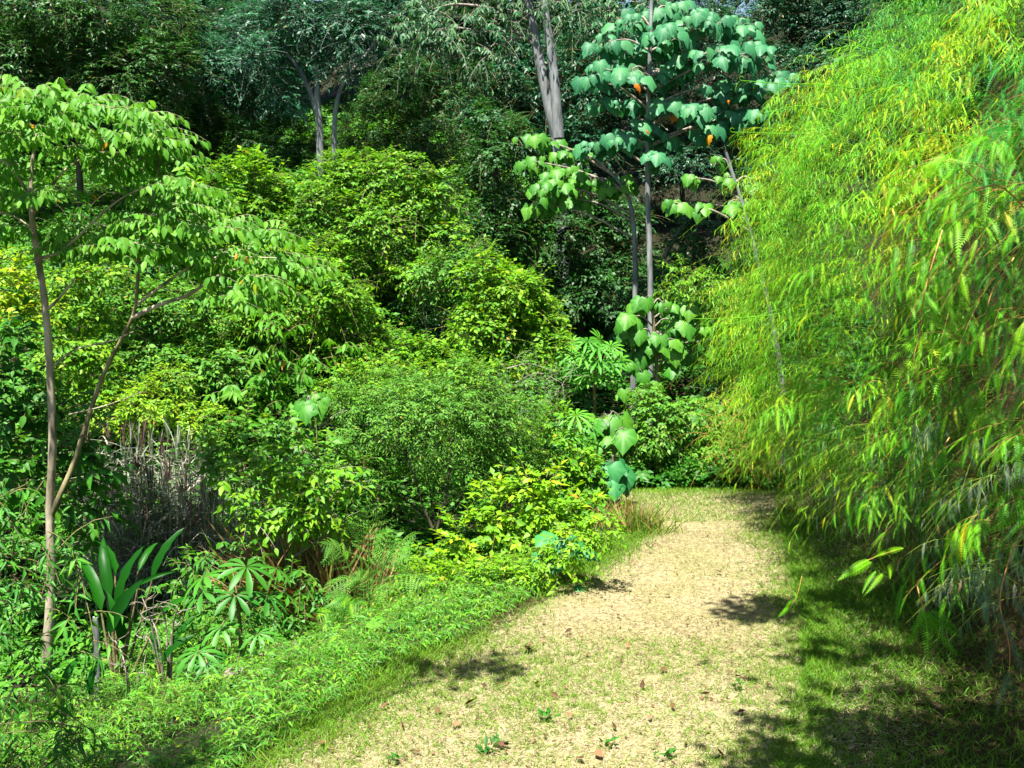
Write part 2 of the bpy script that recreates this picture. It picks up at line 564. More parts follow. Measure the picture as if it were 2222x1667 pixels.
# ------------------------------------------------------------------ growth
def twigs(bag, C, D, L, k, size, tpl, droop=.25, hang=0.0, flat=.55, tint=(0, 1), wood=None, woodw=.006, spread=.85, W=1.0, face=None):
    """leafy sprays: stem start C, direction D, length L, k leaves on each; wood = Bag for the stems"""
    M_ = len(C)
    if M_ == 0: return
    D = nrm(D)
    L = np.broadcast_to(np.asarray(L, float), (M_,))
    base = rng.random(M_)
    tpls = tpl if isinstance(tpl, list) else [tpl]
    for j in range(k):
        t = (j + .5 + .5 * rng.random(M_)) / k
        P = C + D * (L * t)[:, None]
        P[:, 2] -= droop * L * t * t
        dh = D.copy(); dh[:, 2] -= 2 * droop * t
        dh = nrm(dh)
        side = nrm(np.cross(dh, UP + .01)) * (1 if j % 2 else -1)
        ld = dh * (.55 if j < k - 1 else 1.2) + side * spread * (1 if j < k - 1 else .2) + .3 * rdir(M_)
        ld[:, 2] -= hang * (1.2 + .4 * rng.random(M_))
        if face is None:
            nn = UP * flat + D * (1 - flat) + .45 * rdir(M_)
        else:
            nn = face * (1 - flat) + UP * flat + .4 * rdir(M_) + D * .3
        ti = tint[0] + (tint[1] - tint[0]) * np.clip(.55 * base + .45 * rng.random(M_), 0, 1)
        ti = np.where(rng.random(M_) < .004, 1.0, np.minimum(ti, .97))
        tp = tpls[j % len(tpls)]
        bag.leaves(tp, P, ld, nn, size * (.65 + .7 * rng.random(M_)), ti, W)
    if wood is not None:
        tt = np.linspace(0, 1, 4)[None, :, None]
        Cc = C[:, None] + D[:, None] * L[:, None, None] * tt
        Cc[:, :, 2] -= droop * L[:, None] * tt[..., 0] ** 2
        wood.ribbons(Cc, .5, woodw)


def clump_points(c, r, n, back=.35, inner=.3):
    """points over a ragged ellipsoid shell with hollows; returns points and outward directions"""
    d = rdir(int(n * 1.9))
    keep = (rng.random(len(d)) < np.where(d[:, 1] > .35, back, 1)) & (rng.random(len(d)) < np.where(d[:, 2] < -.35, .45, 1))
    d = d[keep]
    s = int(abs(c[0] * 31 + c[2] * 17)) % 997
    w = wav(d, 3.2, s)
    rad = 1 + .30 * w + .16 * wav(d, 7, s + 1) - inner * rng.random(len(d)) ** 2.2
    ok = rng.random(len(d)) < np.clip(.7 + .8 * w, .08, 1)
    d, rad = d[ok], rad[ok]
    d, rad = d[:n], rad[:n]
    return c + d * r * rad[:, None], nrm(d / r)


def px_clumps(cl, Y, jit=.6):
    out = []
    for c in cl:
        px, py, r = c[:3]
        rm = r / FPX * Y
        y = Y + (c[3] if len(c) > 3 else (rng.random() - .5) * 2 * jit * rm)
        p = at(px, py, y)
        out.append((p, A([rm, rm * .95, rm * (c[4] if len(c) > 4 else .88)])))
    return out


def fill_clumps(bag, clumps, size, tpl, cover=1.5, k=5, area=.30, droop=.3, hang=0, flat=.5, tint=(0, 1), wood=None, tw=2.2, W=1.0, spread=.85, updir=.15, back=.35):
    for c, r in clumps:
        rm = float(np.mean(r))
        n = max(6, int(cover * 4 * math.pi * rm * rm / (area * size * size) / k))
        P, d = clump_points(c, r, n, back)
        D = d * .75 + .55 * rdir(len(d)); D[:, 2] += updir
        LL = size * tw * (.7 + .6 * rng.random(len(P))) * np.where(rng.random(len(P)) < .05, 2.4, 1)
        twigs(bag, P - nrm(D) * size * .8, D, LL, k, size, tpl, droop, hang, flat, tint, wood, .05 * size, spread, W)


def gz(x, y): return float(ground(x, y))


def plant(name, label, cat, group, Y, cl, size, mat, tpl=L5, cover=1.5, k=5, hang=0, droop=.3, flat=.5, tint=(0, 1), tw=2.2, stems=(), stem_mat='stem',
          part='foliage', W=1., jit=.6, wood=True, stem_r=.02, spread=.85, area=.3, trunk=None, trunk_mat='mossbark', trunk_r=(.1, .05), updir=.15, back=.35):
    """shrub or tree: foliage from clumps given in photo pixels at distance Y (+ optional depth offset)"""
    if Y >= 15 and part == 'foliage' and tpl is not L9N:
        size, tw = size * .68, tw * 1.3
    C = px_clumps(cl, Y, jit)
    m = np.mean([c for c, _ in C], 0)
    bx, by = (m[0], m[1])
    if trunk is not None:
        b = at(trunk[0][0], trunk[0][1], Y)
        bx, by = b[0], b[1]
    root = empty(name, (bx, by, gz(bx, by) - .02), label, cat, group)
    bag = Bag()
    wb = Bag() if wood else None
    fill_clumps(bag, C, size, tpl, cover, k, area, droop, hang, flat, tint, wb, tw, W, spread, updir, back)
    bag.build(part, M[mat], root)
    if trunk is not None:
        pts = [at(q[0], q[1], Y) for q in trunk]
        if pts[0][2] > gz(bx, by):
            pts = [A([bx, by, gz(bx, by) - .3])] + pts
        tb = Bag()
        cv = curve(pts, 26)
        tb.tube(cv, np.linspace(trunk_r[0], trunk_r[1], len(cv)), 10, .5, .04)
        tb.build('trunk', M[trunk_mat], root, True)
    if wb is not None:
        for st in stems:
            pts = [at(q[0], q[1], Y + (q[2] if len(q) > 2 else 0)) for q in st]
            cv = curve(pts, 16)
            wb.tube(cv, np.linspace(stem_r, stem_r * .4, len(cv)), 6, .5, .05)
        wb.build('branch', M[stem_mat], root)
    return root


# ------------------------------------------------------------------ setting: ground and path
def axis(segs):
    return np.concatenate([np.arange(a, b, s) for a, b, s in segs])


gx = axis([(-60, -14, 2), (-14, -6, .4), (-6, 7, .09), (7, 10, .3), (10, 61, 2.5)])
gy = axis([(-20, 2, 1), (2, 20, .11), (20, 34, .3), (34, 96, 2)])
X, Y = np.meshgrid(gx, gy)
Zg = ground(X, Y)
V = np.stack([X, Y, Zg], -1).reshape(-1, 3)
nx, ny = len(gx), len(gy)
i = np.arange(ny - 1)[:, None] * nx
j = np.arange(nx - 1)[None]
Q = np.stack([i + j, i + j + 1, i + nx + j + 1, i + nx + j], -1).reshape(-1, 4)
er = path_left(Y) - X
rr = X - path_right(Y)
soil = np.maximum(np.exp(-((er - .15) / .3) ** 2) * .75, sstep(-.2, .6, rr) * .85) * (Y < 26)
g = link_mesh("ground", V, Q, None, M['ground'], None, soil, True)
tag(g, kind="structure")

py_ = np.arange(-8, 19.6, .12)
us = np.linspace(0, 1, 34)
PX = path_left(py_)[:, None] + (path_right(py_) - path_left(py_))[:, None] * us[None]
PX[:, 0] += .10 * np.sin(py_ * 3.1) + .06 * np.sin(py_ * 8.3)
PX[:, -1] += .12 * np.sin(py_ * 2.3 + 1) + .06 * np.sin(py_ * 7.1)
PYY = np.broadcast_to(py_[:, None], PX.shape)
PZ = ground(PX, PYY) + .012
PZ[:, 0] -= .03; PZ[:, -1] -= .03
n2 = len(us)
i = np.arange(len(py_) - 1)[:, None] * n2
j = np.arange(n2 - 1)[None]
pth = link_mesh("path", np.stack([PX, PYY, PZ], -1).reshape(-1, 3), np.stack([i + j, i + j + 1, i + n2 + j + 1, i + n2 + j], -1).reshape(-1, 4), None, M['path'], None, None, True)
tag(pth, kind="structure")


# ------------------------------------------------------------------ grass on and beside the path
def path_pts(n, y0=5.5, y1=19.5, near=1.7):
    y = y0 + (y1 - y0) * rng.random(n) ** near
    u = rng.random(n)
    x = path_left(y) + (path_right(y) - path_left(y)) * u
    return x, y, u


def blades(bag, x, y, lean, size, tint, W=1., tpls=STRAPS, zoff=0.012):
    n = len(x)
    P = np.stack([x, y, ground(x, y) + zoff], -1)
    D = rdir(n); D[:, 2] = np.abs(D[:, 2]) * .2 + lean
    N = rdir(n) * .6 + UP * .5
    k = len(tpls)
    idx = rng.integers(0, k, n)
    for q in range(k):
        m = idx == q
        bag.leaves(tpls[q], P[m], D[m], N[m], np.broadcast_to(size, (n,))[m], np.broadcast_to(tint, (n,))[m], W)


b = Bag()
n = 230000
x, y, u = path_pts(n)
q_ = rng.random(n) < .13
x = np.where(q_, path_right(y) + np.abs(rng.normal(size=n)) * .35 - .05, x)
pq = np.stack([x, y, 0 * x], -1)
wear = .5 + .5 * wav(pq, 1.3, 21)
blades(b, x, y, .08 + .32 * rng.random(n), (.026 + .048 * rng.random(n) ** 1.4) * (1 - .2 * (y > 11)), np.clip(.25 + .5 * rng.random(n) + .25 * wear, 0, 1), 1.1)
tag(b.build("dry_grass", M['straw']), "dry straw coloured grass trodden flat over the path", "dry grass", kind="stuff")

b = Bag()
n = 30000
x, y, u = path_pts(n, 5.5, 17, 1.4)
pq = np.stack([x, y, 0 * x], -1)
patch = wav(pq, 1.5, 33) + .5 * wav(pq, 4.5, 34)
dens = np.clip(.50 + .65 * patch + .55 * sstep(.70, 1., u) + .15 * (y < 10) - .75 * np.exp(-((u - .45) / .25) ** 2) * (y > 10.5), 0, 1)
keep = rng.random(n) < dens
x, y, u = x[keep], y[keep], u[keep]
# each seed is a small tuft
kx = np.repeat(x, 4) + .025 * rng.normal(size=4 * len(x)); ky = np.repeat(y, 4) + .025 * rng.normal(size=4 * len(x))
blades(b, kx, ky, .35 + .5 * rng.random(len(kx)), .035 + .055 * rng.random(len(kx)), np.clip(.3 + .6 * rng.random(len(kx)), 0, 1), .9)
# verges
x0_, y0_, u0_ = path_pts(9000, 5.5, 16, 1.4)
x0_ = path_right(y0_) - np.abs(rng.normal(size=9000)) * .45
blades(b, np.repeat(x0_, 3) + .03 * rng.normal(size=27000), np.repeat(y0_, 3) + .03 * rng.normal(size=27000), .4 + .5 * rng.random(27000), .035 + .05 * rng.random(27000), np.clip(.2 + .6 * rng.random(27000), 0, 1), .9)
n = 34000
y = 5 + 14.5 * rng.random(n) ** 1.3
e = rng.normal(size=n) * .22 + .02
x = path_left(y) - e
keep = rng.random(n) < np.clip(.7 + .6 * wav(np.stack([x, y, 0 * x], -1), 1.8, 5), .15, 1)
x, y = x[keep], y[keep]
blades(b, x, y, .6 + .6 * rng.random(len(x)), .05 + .08 * rng.random(len(x)), np.clip(.15 + .6 * rng.random(len(x)), 0, 1), .8)
n = 95000
y = 5 + 13.5 * rng.random(n) ** 1.4
x = path_right(y) + (-.35 + 2.1 * rng.random(n) ** 1.3)
keep = rng.random(n) < np.clip(.75 + .6 * wav(np.stack([x, y, 0 * x], -1), 1.8, 6), .25, 1)
x, y = x[keep], y[keep]
blades(b, x, y, .45 + .6 * rng.random(len(x)), .05 + .08 * rng.random(len(x)), np.clip(.05 + .6 * rng.random(len(x)), 0, 1), .8)
# crest of the path
n = 16000
y = 15.6 + 2.8 * rng.random(n)
x = .6 + 4.2 * rng.random(n)
keep = rng.random(n) < np.clip(.55 + .6 * wav(np.stack([x, y, 0 * x], -1), 1.6, 7) + .35 * (x < 2.6), .1, 1)
x, y = x[keep], y[keep]
blades(b, x, y, .5 + .6 * rng.random(len(x)), .05 + .06 * rng.random(len(x)), np.clip(.2 + .6 * rng.random(len(x)), 0, 1), .9)
tag(b.build("green_grass", M['grass']), "short green grass growing in patches on the path and its verges", "grass", kind="stuff")

# crumbs of dead leaf and twig
b = Bag()
n = 5200
x, y, u = path_pts(n, 5.6, 18, 1.5)
P = np.stack([x, y, ground(x, y) + .03 + .02 * rng.random(n)], -1)
b.leaves(L9, P, rdir(n) * A([1, 1, .25]), UP + .5 * rdir(n), .012 + .035 * rng.random(n) ** 2, rng.random(n), .5 + .8 * rng.random(n))
tag(b.build("leaf_litter", M['deadleaf']), "crumbs of brown dead leaf scattered through the dry grass", "leaf litter", kind="stuff")

# tussocks by the bend
for k, (px_, py_2, Y_, ng, nd, lab) in enumerate([
        (1380, 1135, 15.0, 260, 160, "dry straw tussock with green blades beside the bend of the path"),
        (1330, 1120, 15.6, 200, 160, "green and straw coloured tussock at the left end of the bend"),
        (730, 1245, 12.6, 90, 500, "golden dry grass tuft left of the feathery tree fern"),
        (640, 1200, 12.9, 120, 520, "dry grass tuft with rusty blades below the pale leaved shrub")]):
    p = at(px_, py_2, Y_)
    base = A([p[0], Y_, gz(p[0], Y_)])
    root = empty("grass_tussock", base, lab, "grass tussock", "grass tussocks")
    for nm, mt, cnt, sz in (("green_blades", 'grass', ng, .26), ("dry_blades", 'drygrass', nd, .34)):
        bb = Bag()
        P = base + np.stack([.22 * rng.normal(size=cnt), .16 * rng.normal(size=cnt), 0 * rng.random(cnt)], -1)
        P[:, 2] = ground(P[:, 0], P[:, 1]) - .01
        D = rdir(cnt) * .55; D[:, 2] = .7
        up = max(0, p[2] - base[2]) * 1.3 + sz
        bb.leaves(STRAPS[0], P, D, rdir(cnt), up * (.5 + .6 * rng.random(cnt)), rng.random(cnt), .42)
        bb.build(nm, M[mt], root)

# dead leaves on the path
DL = t_leaf9(.27, -.35, .16)
proto = None
spots = [(835, 1545), (1130, 1560), (1235, 1565), (905, 1645), (1230, 1500), (1205, 1520), (1330, 1590), (1165, 1495), (950, 1555), (1410, 1570), (800, 1590), (1260, 1660),
         (1020, 1540), (1365, 1410), (1440, 1465), (990, 1585), (1300, 1650), (1490, 1625), (1530, 1520), (1395, 1500), (1560, 1650), (1050, 1500), (700, 1625), (1090, 1630),
         (1600, 1480), (1460, 1545), (1180, 1610), (870, 1590), (1340, 1345), (1520, 1400), (1275, 1430), (1610, 1560), (1145, 1420), (1450, 1300), (1560, 1250), (1235, 1380)]
for k, (px_, py_2) in enumerate(spots):
    Yg = 9.0
    for _ in range(30):
        p = at(px_, py_2, Yg)
        Yg += (p[2] - gz(p[0], Yg)) * 1.8
    p = at(px_, py_2, Yg)
    bb = Bag()
    bb.leaves(DL, A([[0, -.5, 0]]), A([[0, 1, 0]]), A([[0, .1, 1]]), A([1.0]), A([rng.random()]), .8 + .5 * rng.random())
    o = bb.build("dead_leaf", M['deadleaf'])
    s = .045 + .06 * rng.random()
    o.scale = (s, s, s * (.5 + rng.random()))
    o.location = (p[0], Yg, gz(p[0], Yg) + .045)
    o.rotation_euler = (.5 * rng.normal(), .5 * rng.normal(), 6.3 * rng.random())
    tag(o, "curled reddish brown dead leaf lying on the dry grass of the path", "dead leaf", "dead leaves on the path")

# small weeds on the path
for k, (px_, py_2, n_) in enumerate([(1060, 1640, 12), (1075, 1625, 7), (1185, 1570, 9), (1150, 1420, 8), (1450, 1655, 10), (1320, 1625, 7), (985, 1365, 9), (855, 1660, 8), (1600, 1500, 8)]):
    Yg = 9.0
    for _ in range(30):
        p = at(px_, py_2, Yg)
        Yg += (p[2] - gz(p[0], Yg)) * 1.8
    p = at(px_, py_2, Yg)
    base = A([p[0], Yg, gz(p[0], Yg)])
    bb = Bag()
    P = base + np.stack([.03 * rng.normal(size=n_), .03 * rng.normal(size=n_), .02 + .05 * rng.random(n_)], -1)
    D = rdir(n_); D[:, 2] = .35 + .5 * rng.random(n_)
    bb.leaves(L9, P, D, rdir(n_) * .3 + UP, .05 + .05 * rng.random(n_), rng.random(n_) * .5, .8)
    bb.ribbons(np.stack([np.broadcast_to(base, (n_, 3)), (base + P) / 2 + .005, P], 1), .3, .002)
    o = bb.build("weed", M['shade'])
    tag(o, "small dark green broadleaf weed sprouting from the dry path", "weed", "weeds on the path")
# ------------------------------------------------------------------ forest behind (Y 25 .. 46)
FG = "trees of the forest behind"
plant("small_leaved_tree", "small leaved green tree filling the top left corner", "tree", FG, 30,
      [(30, 40, 120), (150, 20, 110), (270, 70, 115), (90, 150, 115), (220, 180, 115), (330, 170, 90), (20, 210, 100), (300, 260, 80)], .17, 'forest', L4N, 2.03, 7, .1, .3, .55, (.15, .95), 2.6, trunk=[(180, 520), (170, 300), (180, 120)], trunk_mat='darkbark')
plant("small_leaved_tree", "blue green tinted tree right of the top left corner tree", "tree", FG, 33,
      [(430, 40, 100), (520, 100, 95), (420, 190, 85), (500, 240, 75), (390, 110, 80), (350, 30, 80), (560, 200, 60)], .16, 'teal', L4N, 2.03, 7, .1, .3, .55, (.1, .9), 2.6, trunk=[(470, 500), (460, 330), (450, 150)], trunk_mat='darkbark')
plant("pale_trunked_tree", "blue green tinted tree with three pale forking trunks seen below its leaf tufts", "tree", FG, 31,
      [(590, 60, 75), (690, 85, 65), (625, 205, 42), (780, 50, 75), (745, 140, 45), (660, 20, 80), (560, 130, 55), (480, 160, 60), (850, 20, 70)], .16, 'teal', L4N, 1.82, 7, .1, .3, .55, (.2, 1), 2.6,
      trunk=[(700, 480), (695, 330), (690, 230), (684, 130), (680, 40)], trunk_mat='greybark', trunk_r=(.12, .06),
      stems=[[(725, 380), (728, 240), (748, 175), (790, 125), (830, 70)], [(693, 260), (660, 170), (615, 110), (570, 85)]], stem_mat='greybark', stem_r=.085)
plant("dark_tree", "dark leafy tree between the pale trunked tree and the twin trunked tree", "tree", FG, 34,
      [(880, 200, 80), (820, 290, 80), (940, 300, 75), (990, 200, 80), (880, 380, 75), (1000, 380, 70), (760, 360, 70), (1080, 200, 60)], .17, 'forest', L4N, 1.69, 7, .15, .3, .5, (0, .75), 2.6, trunk=[(930, 560), (930, 380), (920, 220)], trunk_mat='darkbark')
plant("dark_tree", "dark leafy tree under the pale trunked tree above the vine mounds", "tree", FG, 32,
      [(620, 330, 70), (540, 320, 75), (450, 330, 70), (690, 400, 60), (600, 420, 70), (420, 260, 60), (340, 330, 70)], .16, 'forest', L4N, 1.62, 7, .15, .3, .5, (0, .8), 2.6, trunk=[(560, 560), (560, 420), (555, 330)], trunk_mat='darkbark')
plant("columnar_tree", "dark column of small leaves left of the twin trunks", "tree", FG, 26,
      [(1085, 340, 70), (1060, 440, 80), (1100, 480, 70), (1040, 540, 70), (1075, 270, 50)], .13, 'forest', L4, 1.4, 6, .15, .3, .5, (.05, .8), 2.4, trunk=[(1070, 660), (1070, 480), (1080, 320)], trunk_mat='darkbark')
r = plant("twin_trunked_tree", "tall tree with twin grey trunks and hanging blue green leaf sprays", "tree", FG, 29,
          [(930, 40, 60), (965, 95, 50), (900, 100, 45), (1045, 125, 48), (1075, 60, 55), (1030, 30, 55), (1190, 10, 55), (1270, 25, 55), (1360, 15, 55), (1440, 20, 50), (1120, 15, 50), (1330, 50, 35), (1040, 185, 25), (1010, 60, 40)], .24, 'pendant', L5N, 1.0, 10, .75, .5, .35, (.1, 1), 3.2,
          trunk=[(1222, 480), (1214, 330), (1196, 250), (1172, 140), (1150, 20), (1140, -60)], trunk_mat='greybark', trunk_r=(.21, .09),
          stems=[[(1170, 110), (1120, 70), (1050, 70), (985, 60), (930, 70)], [(1160, 80), (1075, 95), (1040, 160)], [(1150, 30), (1000, 10), (940, 20)]], stem_mat='twig', stem_r=.05, spread=1.1)
tb = Bag()
cv = curve([at(1212, 300, 28.8), at(1206, 210, 28.8), at(1198, 130, 28.8), at(1184, 30, 28.8), at(1175, -60, 28.8)], 26)
tb.tube(cv, np.linspace(.15, .08, len(cv)), 10, .5, .04)
tb.build('trunk', M['greybark'], r, True)
plant("dark_tree", "dark glossy leaved tree standing behind the twin grey trunks", "tree", FG, 34,
      [(1150, 160, 70), (1270, 200, 75), (1130, 240, 60), (1260, 320, 65), (1170, 330, 60), (1300, 110, 65), (1110, 300, 60), (1060, 260, 60)], .24, 'teal', L4N, 1.49, 7, .25, .3, .45, (0, .9), 2.6, trunk=[(1240, 520), (1240, 330), (1230, 180)], trunk_mat='darkbark')
plant("dark_tree", "dark tree behind the upper right of the broad leaved tree", "tree", FG, 36,
      [(1730, 60, 90), (1830, 40, 90), (1700, 170, 80), (1800, 160, 80), (1640, 40, 80), (1780, 260, 80), (1690, 300, 80), (1900, 120, 90)], .18, 'teal', L4N, 1.76, 7, .15, .3, .5, (0, .7), 2.6, trunk=[(1740, 520), (1740, 320), (1745, 160)], trunk_mat='darkbark')
plant("dark_tree", "dark tree deep in the forest behind the broad leaved tree", "tree", FG, 35,
      [(1480, 60, 90), (1560, 130, 80), (1400, 120, 90), (1480, 220, 85), (1380, 260, 80), (1570, 300, 80), (1480, 360, 70), (1350, 380, 80), (1620, 420, 70)], .18, 'teal', L4N, 1.62, 7, .15, .3, .5, (0, .75), 2.6, trunk=[(1480, 560), (1480, 360), (1475, 150)], trunk_mat='darkbark')
plant("dark_tree", "dark tree left of the small thicket behind the white trunked sapling", "tree", FG, 27,
      [(1190, 520, 80), (1270, 560, 80), (1230, 640, 80), (1330, 500, 70), (1320, 620, 60), (1160, 600, 50), (1380, 560, 50), (1250, 450, 60)], .14, 'forest', L4, 1.35, 6, .2, .3, .5, (0, .8), 2.4, trunk=[(1260, 800), (1260, 640), (1250, 520)], trunk_mat='darkbark')

# the wood behind everything
b = Bag(); w = Bag()
for k in range(120):
    x = -34 + 72 * rng.random(); y = 37.5 + 9 * rng.random()
    zb = gz(x, y)
    z = zb + 1 + 17 * rng.random()
    fill_clumps(b, [(A([x, y, z]), A([2.6, 2.2, 2.0]) * (.8 + .5 * rng.random()))], .34, L4, 1.15, 6, .3, .3, .15, .5, (0, .6), None, 2.4)
tag(b.build("distant_forest", M['teal']), "dark mass of forest on the hillside behind the nearer trees", "forest", kind="stuff")

# ------------------------------------------------------------------ broad leaved trees on the right
def broad_tree(name, label, Y, trunk, tr, tiers, mat, size, dens, group, trunk_mat='greybark', twig_r=.03, flatz=.5, tpl=(LOBED, LOBED2), hang=1.1):
    b0 = at(trunk[0][0], trunk[0][1], Y)
    gzz = gz(b0[0], Y)
    root = empty(name, (b0[0], Y, gzz), label, "tree", group)
    pts = [at(q[0], q[1], Y) for q in trunk]
    if pts[0][2] > gzz: pts = [A([pts[0][0], Y, gzz - .2])] + pts
    cv = curve(pts, 30)
    tb = Bag(); tb.tube(cv, np.linspace(tr, tr * .45, len(cv)), 9, .5, .04); tb.build('trunk', M[trunk_mat], root, True)
    crown, wood = Bag(), Bag(); fl = .62
    for (px, py, rx, rz, dy) in tiers:
        c = at(px, py, Y + dy)
        a, bz = rx / FPX * Y, rz / FPX * Y
        # limb from the trunk to the tier
        kk = int(np.argmin(np.abs(cv[:, 2] - (c[2] - .35 * abs(c[0] - cv[:, 0].mean())))))
        mid = (cv[kk] + c) / 2 + A([0, 0, .12])
        wood.tube(curve([cv[kk], mid, c], 10), np.linspace(twig_r, twig_r * .4, len(curve([cv[kk], mid, c], 10))), 5, .5, .05)
        n = max(5, int(dens * 3.2 * (a * bz + .35 * a * a) / (size * size)))
        d = rdir(n)
        P = c + d * A([a * 1.2, min(a, .9), bz * fl]) * (rng.random(n)[:, None] ** .4)
        P[:, 2] -= .25 * ((P[:, 0] - c[0]) / a) ** 2 * bz
        nn = nrm(np.stack([d[:, 0] * .5, -.75 + .4 * d[:, 1], .55 + 0 * d[:, 0]], -1) + .35 * rdir(n))
        ld = np.stack([.5 * d[:, 0], -.35 + .3 * d[:, 1], -hang + .3 * rng.random(n)], -1) + .3 * rdir(n)
        sz = size * (.45 + .85 * rng.random(n))
        ti = np.clip(.15 + .75 * rng.random(n), 0, .93)
        od = rng.random(n) < .003
        ti[od] = 1.0; sz[od] *= .5
        for q in range(2):
            crown.leaves(tpl[q], P[q::2], ld[q::2], nn[q::2], sz[q::2], ti[q::2])
        S0 = P - nrm(d + .01) * size * .8 - UP * size * .2
        wood.ribbons(np.stack([S0, (S0 + P) / 2 + UP * .04, P], 1), .5, .006)
    crown.build('crown', M[mat], root)
    wood.build('branch', M['twig'], root)
    return root, cv


root, _ = broad_tree("broad_leaved_tree", "tall broad leaved tree with grey trunk and drooping blue green heart shaped leaves", 22, [(1412, 720), (1410, 560), (1405, 400), (1408, 200), (1412, 60), (1415, -60)], .07,
           [(1320, 90, 45, 28, 0), (1375, 40, 60, 35, .2), (1450, 70, 60, 40, -.2), (1530, 40, 60, 45, 0), (1600, 50, 50, 40, .3), (1575, 110, 60, 45, -.3), (1640, 110, 45, 45, 0), (1500, 130, 70, 35, .2),
            (1310, 150, 55, 28, 0), (1370, 150, 45, 35, -.3), (1440, 160, 45, 35, .2), (1290, 175, 30, 20, -.2), (1560, 190, 55, 35, .2), (1640, 190, 50, 40, 0), (1690, 170, 40, 35, .3),
            (1440, 225, 50, 30, 0), (1520, 235, 60, 30, -.2), (1600, 255, 60, 35, .2), (1660, 240, 50, 30, 0), (1380, 270, 40, 28, 0), (1340, 300, 50, 25, -.2), (1290, 310, 35, 22, 0), (1430, 300, 50, 25, .2),
            (1530, 280, 45, 25, 0), (1420, 340, 45, 22, -.2), (1340, 225, 60, 20, .3), (1400, 100, 60, 40, .4), (1460, 20, 60, 40, .4)], 'maca', .27, 2.1, "broad leaved trees")
for (px, py, yy, s_, ti) in [(1384, 182, 21.4, .13, .1), (1537, 294, 21.4, .14, .8), (1405, 283, 21.5, .06, .1), (1582, 218, 21.5, .06, .3)]:
    ob = Bag()
    ob.leaves(t_lobed(.8, .9), at(px, py, yy)[None], A([[.3 * rng.normal(), -.2, -1.]]), A([[.4 * rng.normal(), -1, .4]]), A([s_ * 1.5]), A([ti]), .6)
    ob.build('dead_leaf', M['orangeleaf'], root)["label"] = "orange dying leaf hanging in the crown"
root, _ = broad_tree("broad_leaved_tree", "lower broad leaved tree with flat leaf tiers reaching left below the twin trunks", 22.6, [(1372, 900), (1378, 640), (1376, 500), (1360, 420), (1330, 380)], .07,
           [(1160, 350, 35, 20, 0), (1220, 370, 50, 22, .2), (1200, 400, 50, 18, -.2), (1270, 385, 50, 22, 0), (1330, 400, 45, 22, .2), (1175, 440, 40, 18, -.2), (1235, 430, 45, 14, 0), (1360, 385, 20, 16, 0),
            (1160, 300, 50, 16, .4), (1240, 330, 50, 16, .4)], 'maca2', .25, 2.9, "broad leaved trees", 'greybark')
root, cv2 = broad_tree("leaning_sapling", "slim sapling with pale trunk leaning left out of the ferns", 20, [(1700, 880), (1680, 720), (1652, 600), (1622, 480), (1590, 380), (1575, 330)], .06,
           [(1465, 440, 35, 12, 0), (1520, 445, 40, 14, .2), (1580, 440, 30, 16, -.2), (1620, 440, 30, 18, 0), (1580, 385, 28, 18, 0), (1560, 345, 25, 16, 0), (1640, 400, 20, 16, 0), (1500, 385, 22, 12, 0)], 'maca2', .24, 2.0, "broad leaved trees", 'greybark')
root, _ = broad_tree("broad_leaved_sapling", "bright green broad leaved sapling above the hedge at the bend", 20.6, [(1432, 960), (1425, 800), (1418, 700), (1415, 660)], .05,
           [(1365, 690, 30, 22, 0), (1400, 650, 35, 16, .1), (1440, 660, 30, 20, 0), (1385, 720, 35, 22, -.1), (1490, 670, 30, 25, .1), (1465, 700, 35, 25, 0), (1430, 730, 40, 25, -.1), (1510, 710, 30, 22, .1), (1400, 760, 35, 20, 0),
            (1480, 760, 40, 22, 0), (1530, 740, 18, 20, 0), (1460, 790, 25, 14, 0), (1380, 800, 28, 20, -.1), (1420, 830, 35, 22, 0), (1370, 850, 28, 18, -.1), (1430, 870, 30, 14, 0), (1540, 880, 25, 22, .2), (1500, 900, 25, 14, .1)], 'maca2', .29, 3.4, "broad leaved saplings", 'mossbark', .02)
root, _ = broad_tree("broad_leaved_sapling", "light green sapling with large round leaves left of the fine leaved shrub", 15.2, [(690, 1010), (680, 930), (675, 880)], .03,
           [(665, 875, 28, 18, 0), (690, 860, 22, 16, .1), (640, 925, 24, 16, 0), (610, 935, 14, 12, 0), (655, 905, 22, 14, .1), (800, 890, 30, 14, .3), (640, 990, 30, 14, 0), (620, 980, 22, 12, 0)], 'maca2', .23, 1.3, "broad leaved saplings", 'stem', .014)
root, _ = broad_tree("broad_leaved_sapling", "small broad leaved sapling in front of the dark hollow", 17.6, [(1335, 1010), (1325, 940), (1318, 905)], .025,
           [(1305, 910, 16, 12, 0), (1340, 905, 16, 12, .1), (1322, 940, 18, 12, 0), (1285, 930, 12, 12, 0), (1350, 930, 14, 10, 0)], 'maca2', .34, 1.0, "broad leaved saplings", 'stem', .012)
root, _ = broad_tree("broad_leaved_sapling", "bluish broad leaved seedling by the verge left of the bend", 16.2, [(1330, 1075), (1330, 1020), (1330, 1005)], .02,
           [(1330, 1005, 18, 10, 0), (1305, 1025, 14, 12, 0), (1350, 1020, 16, 12, .1), (1325, 1040, 18, 10, -.1)], 'maca3', .30, 1.1, "broad leaved saplings", 'stem', .01)

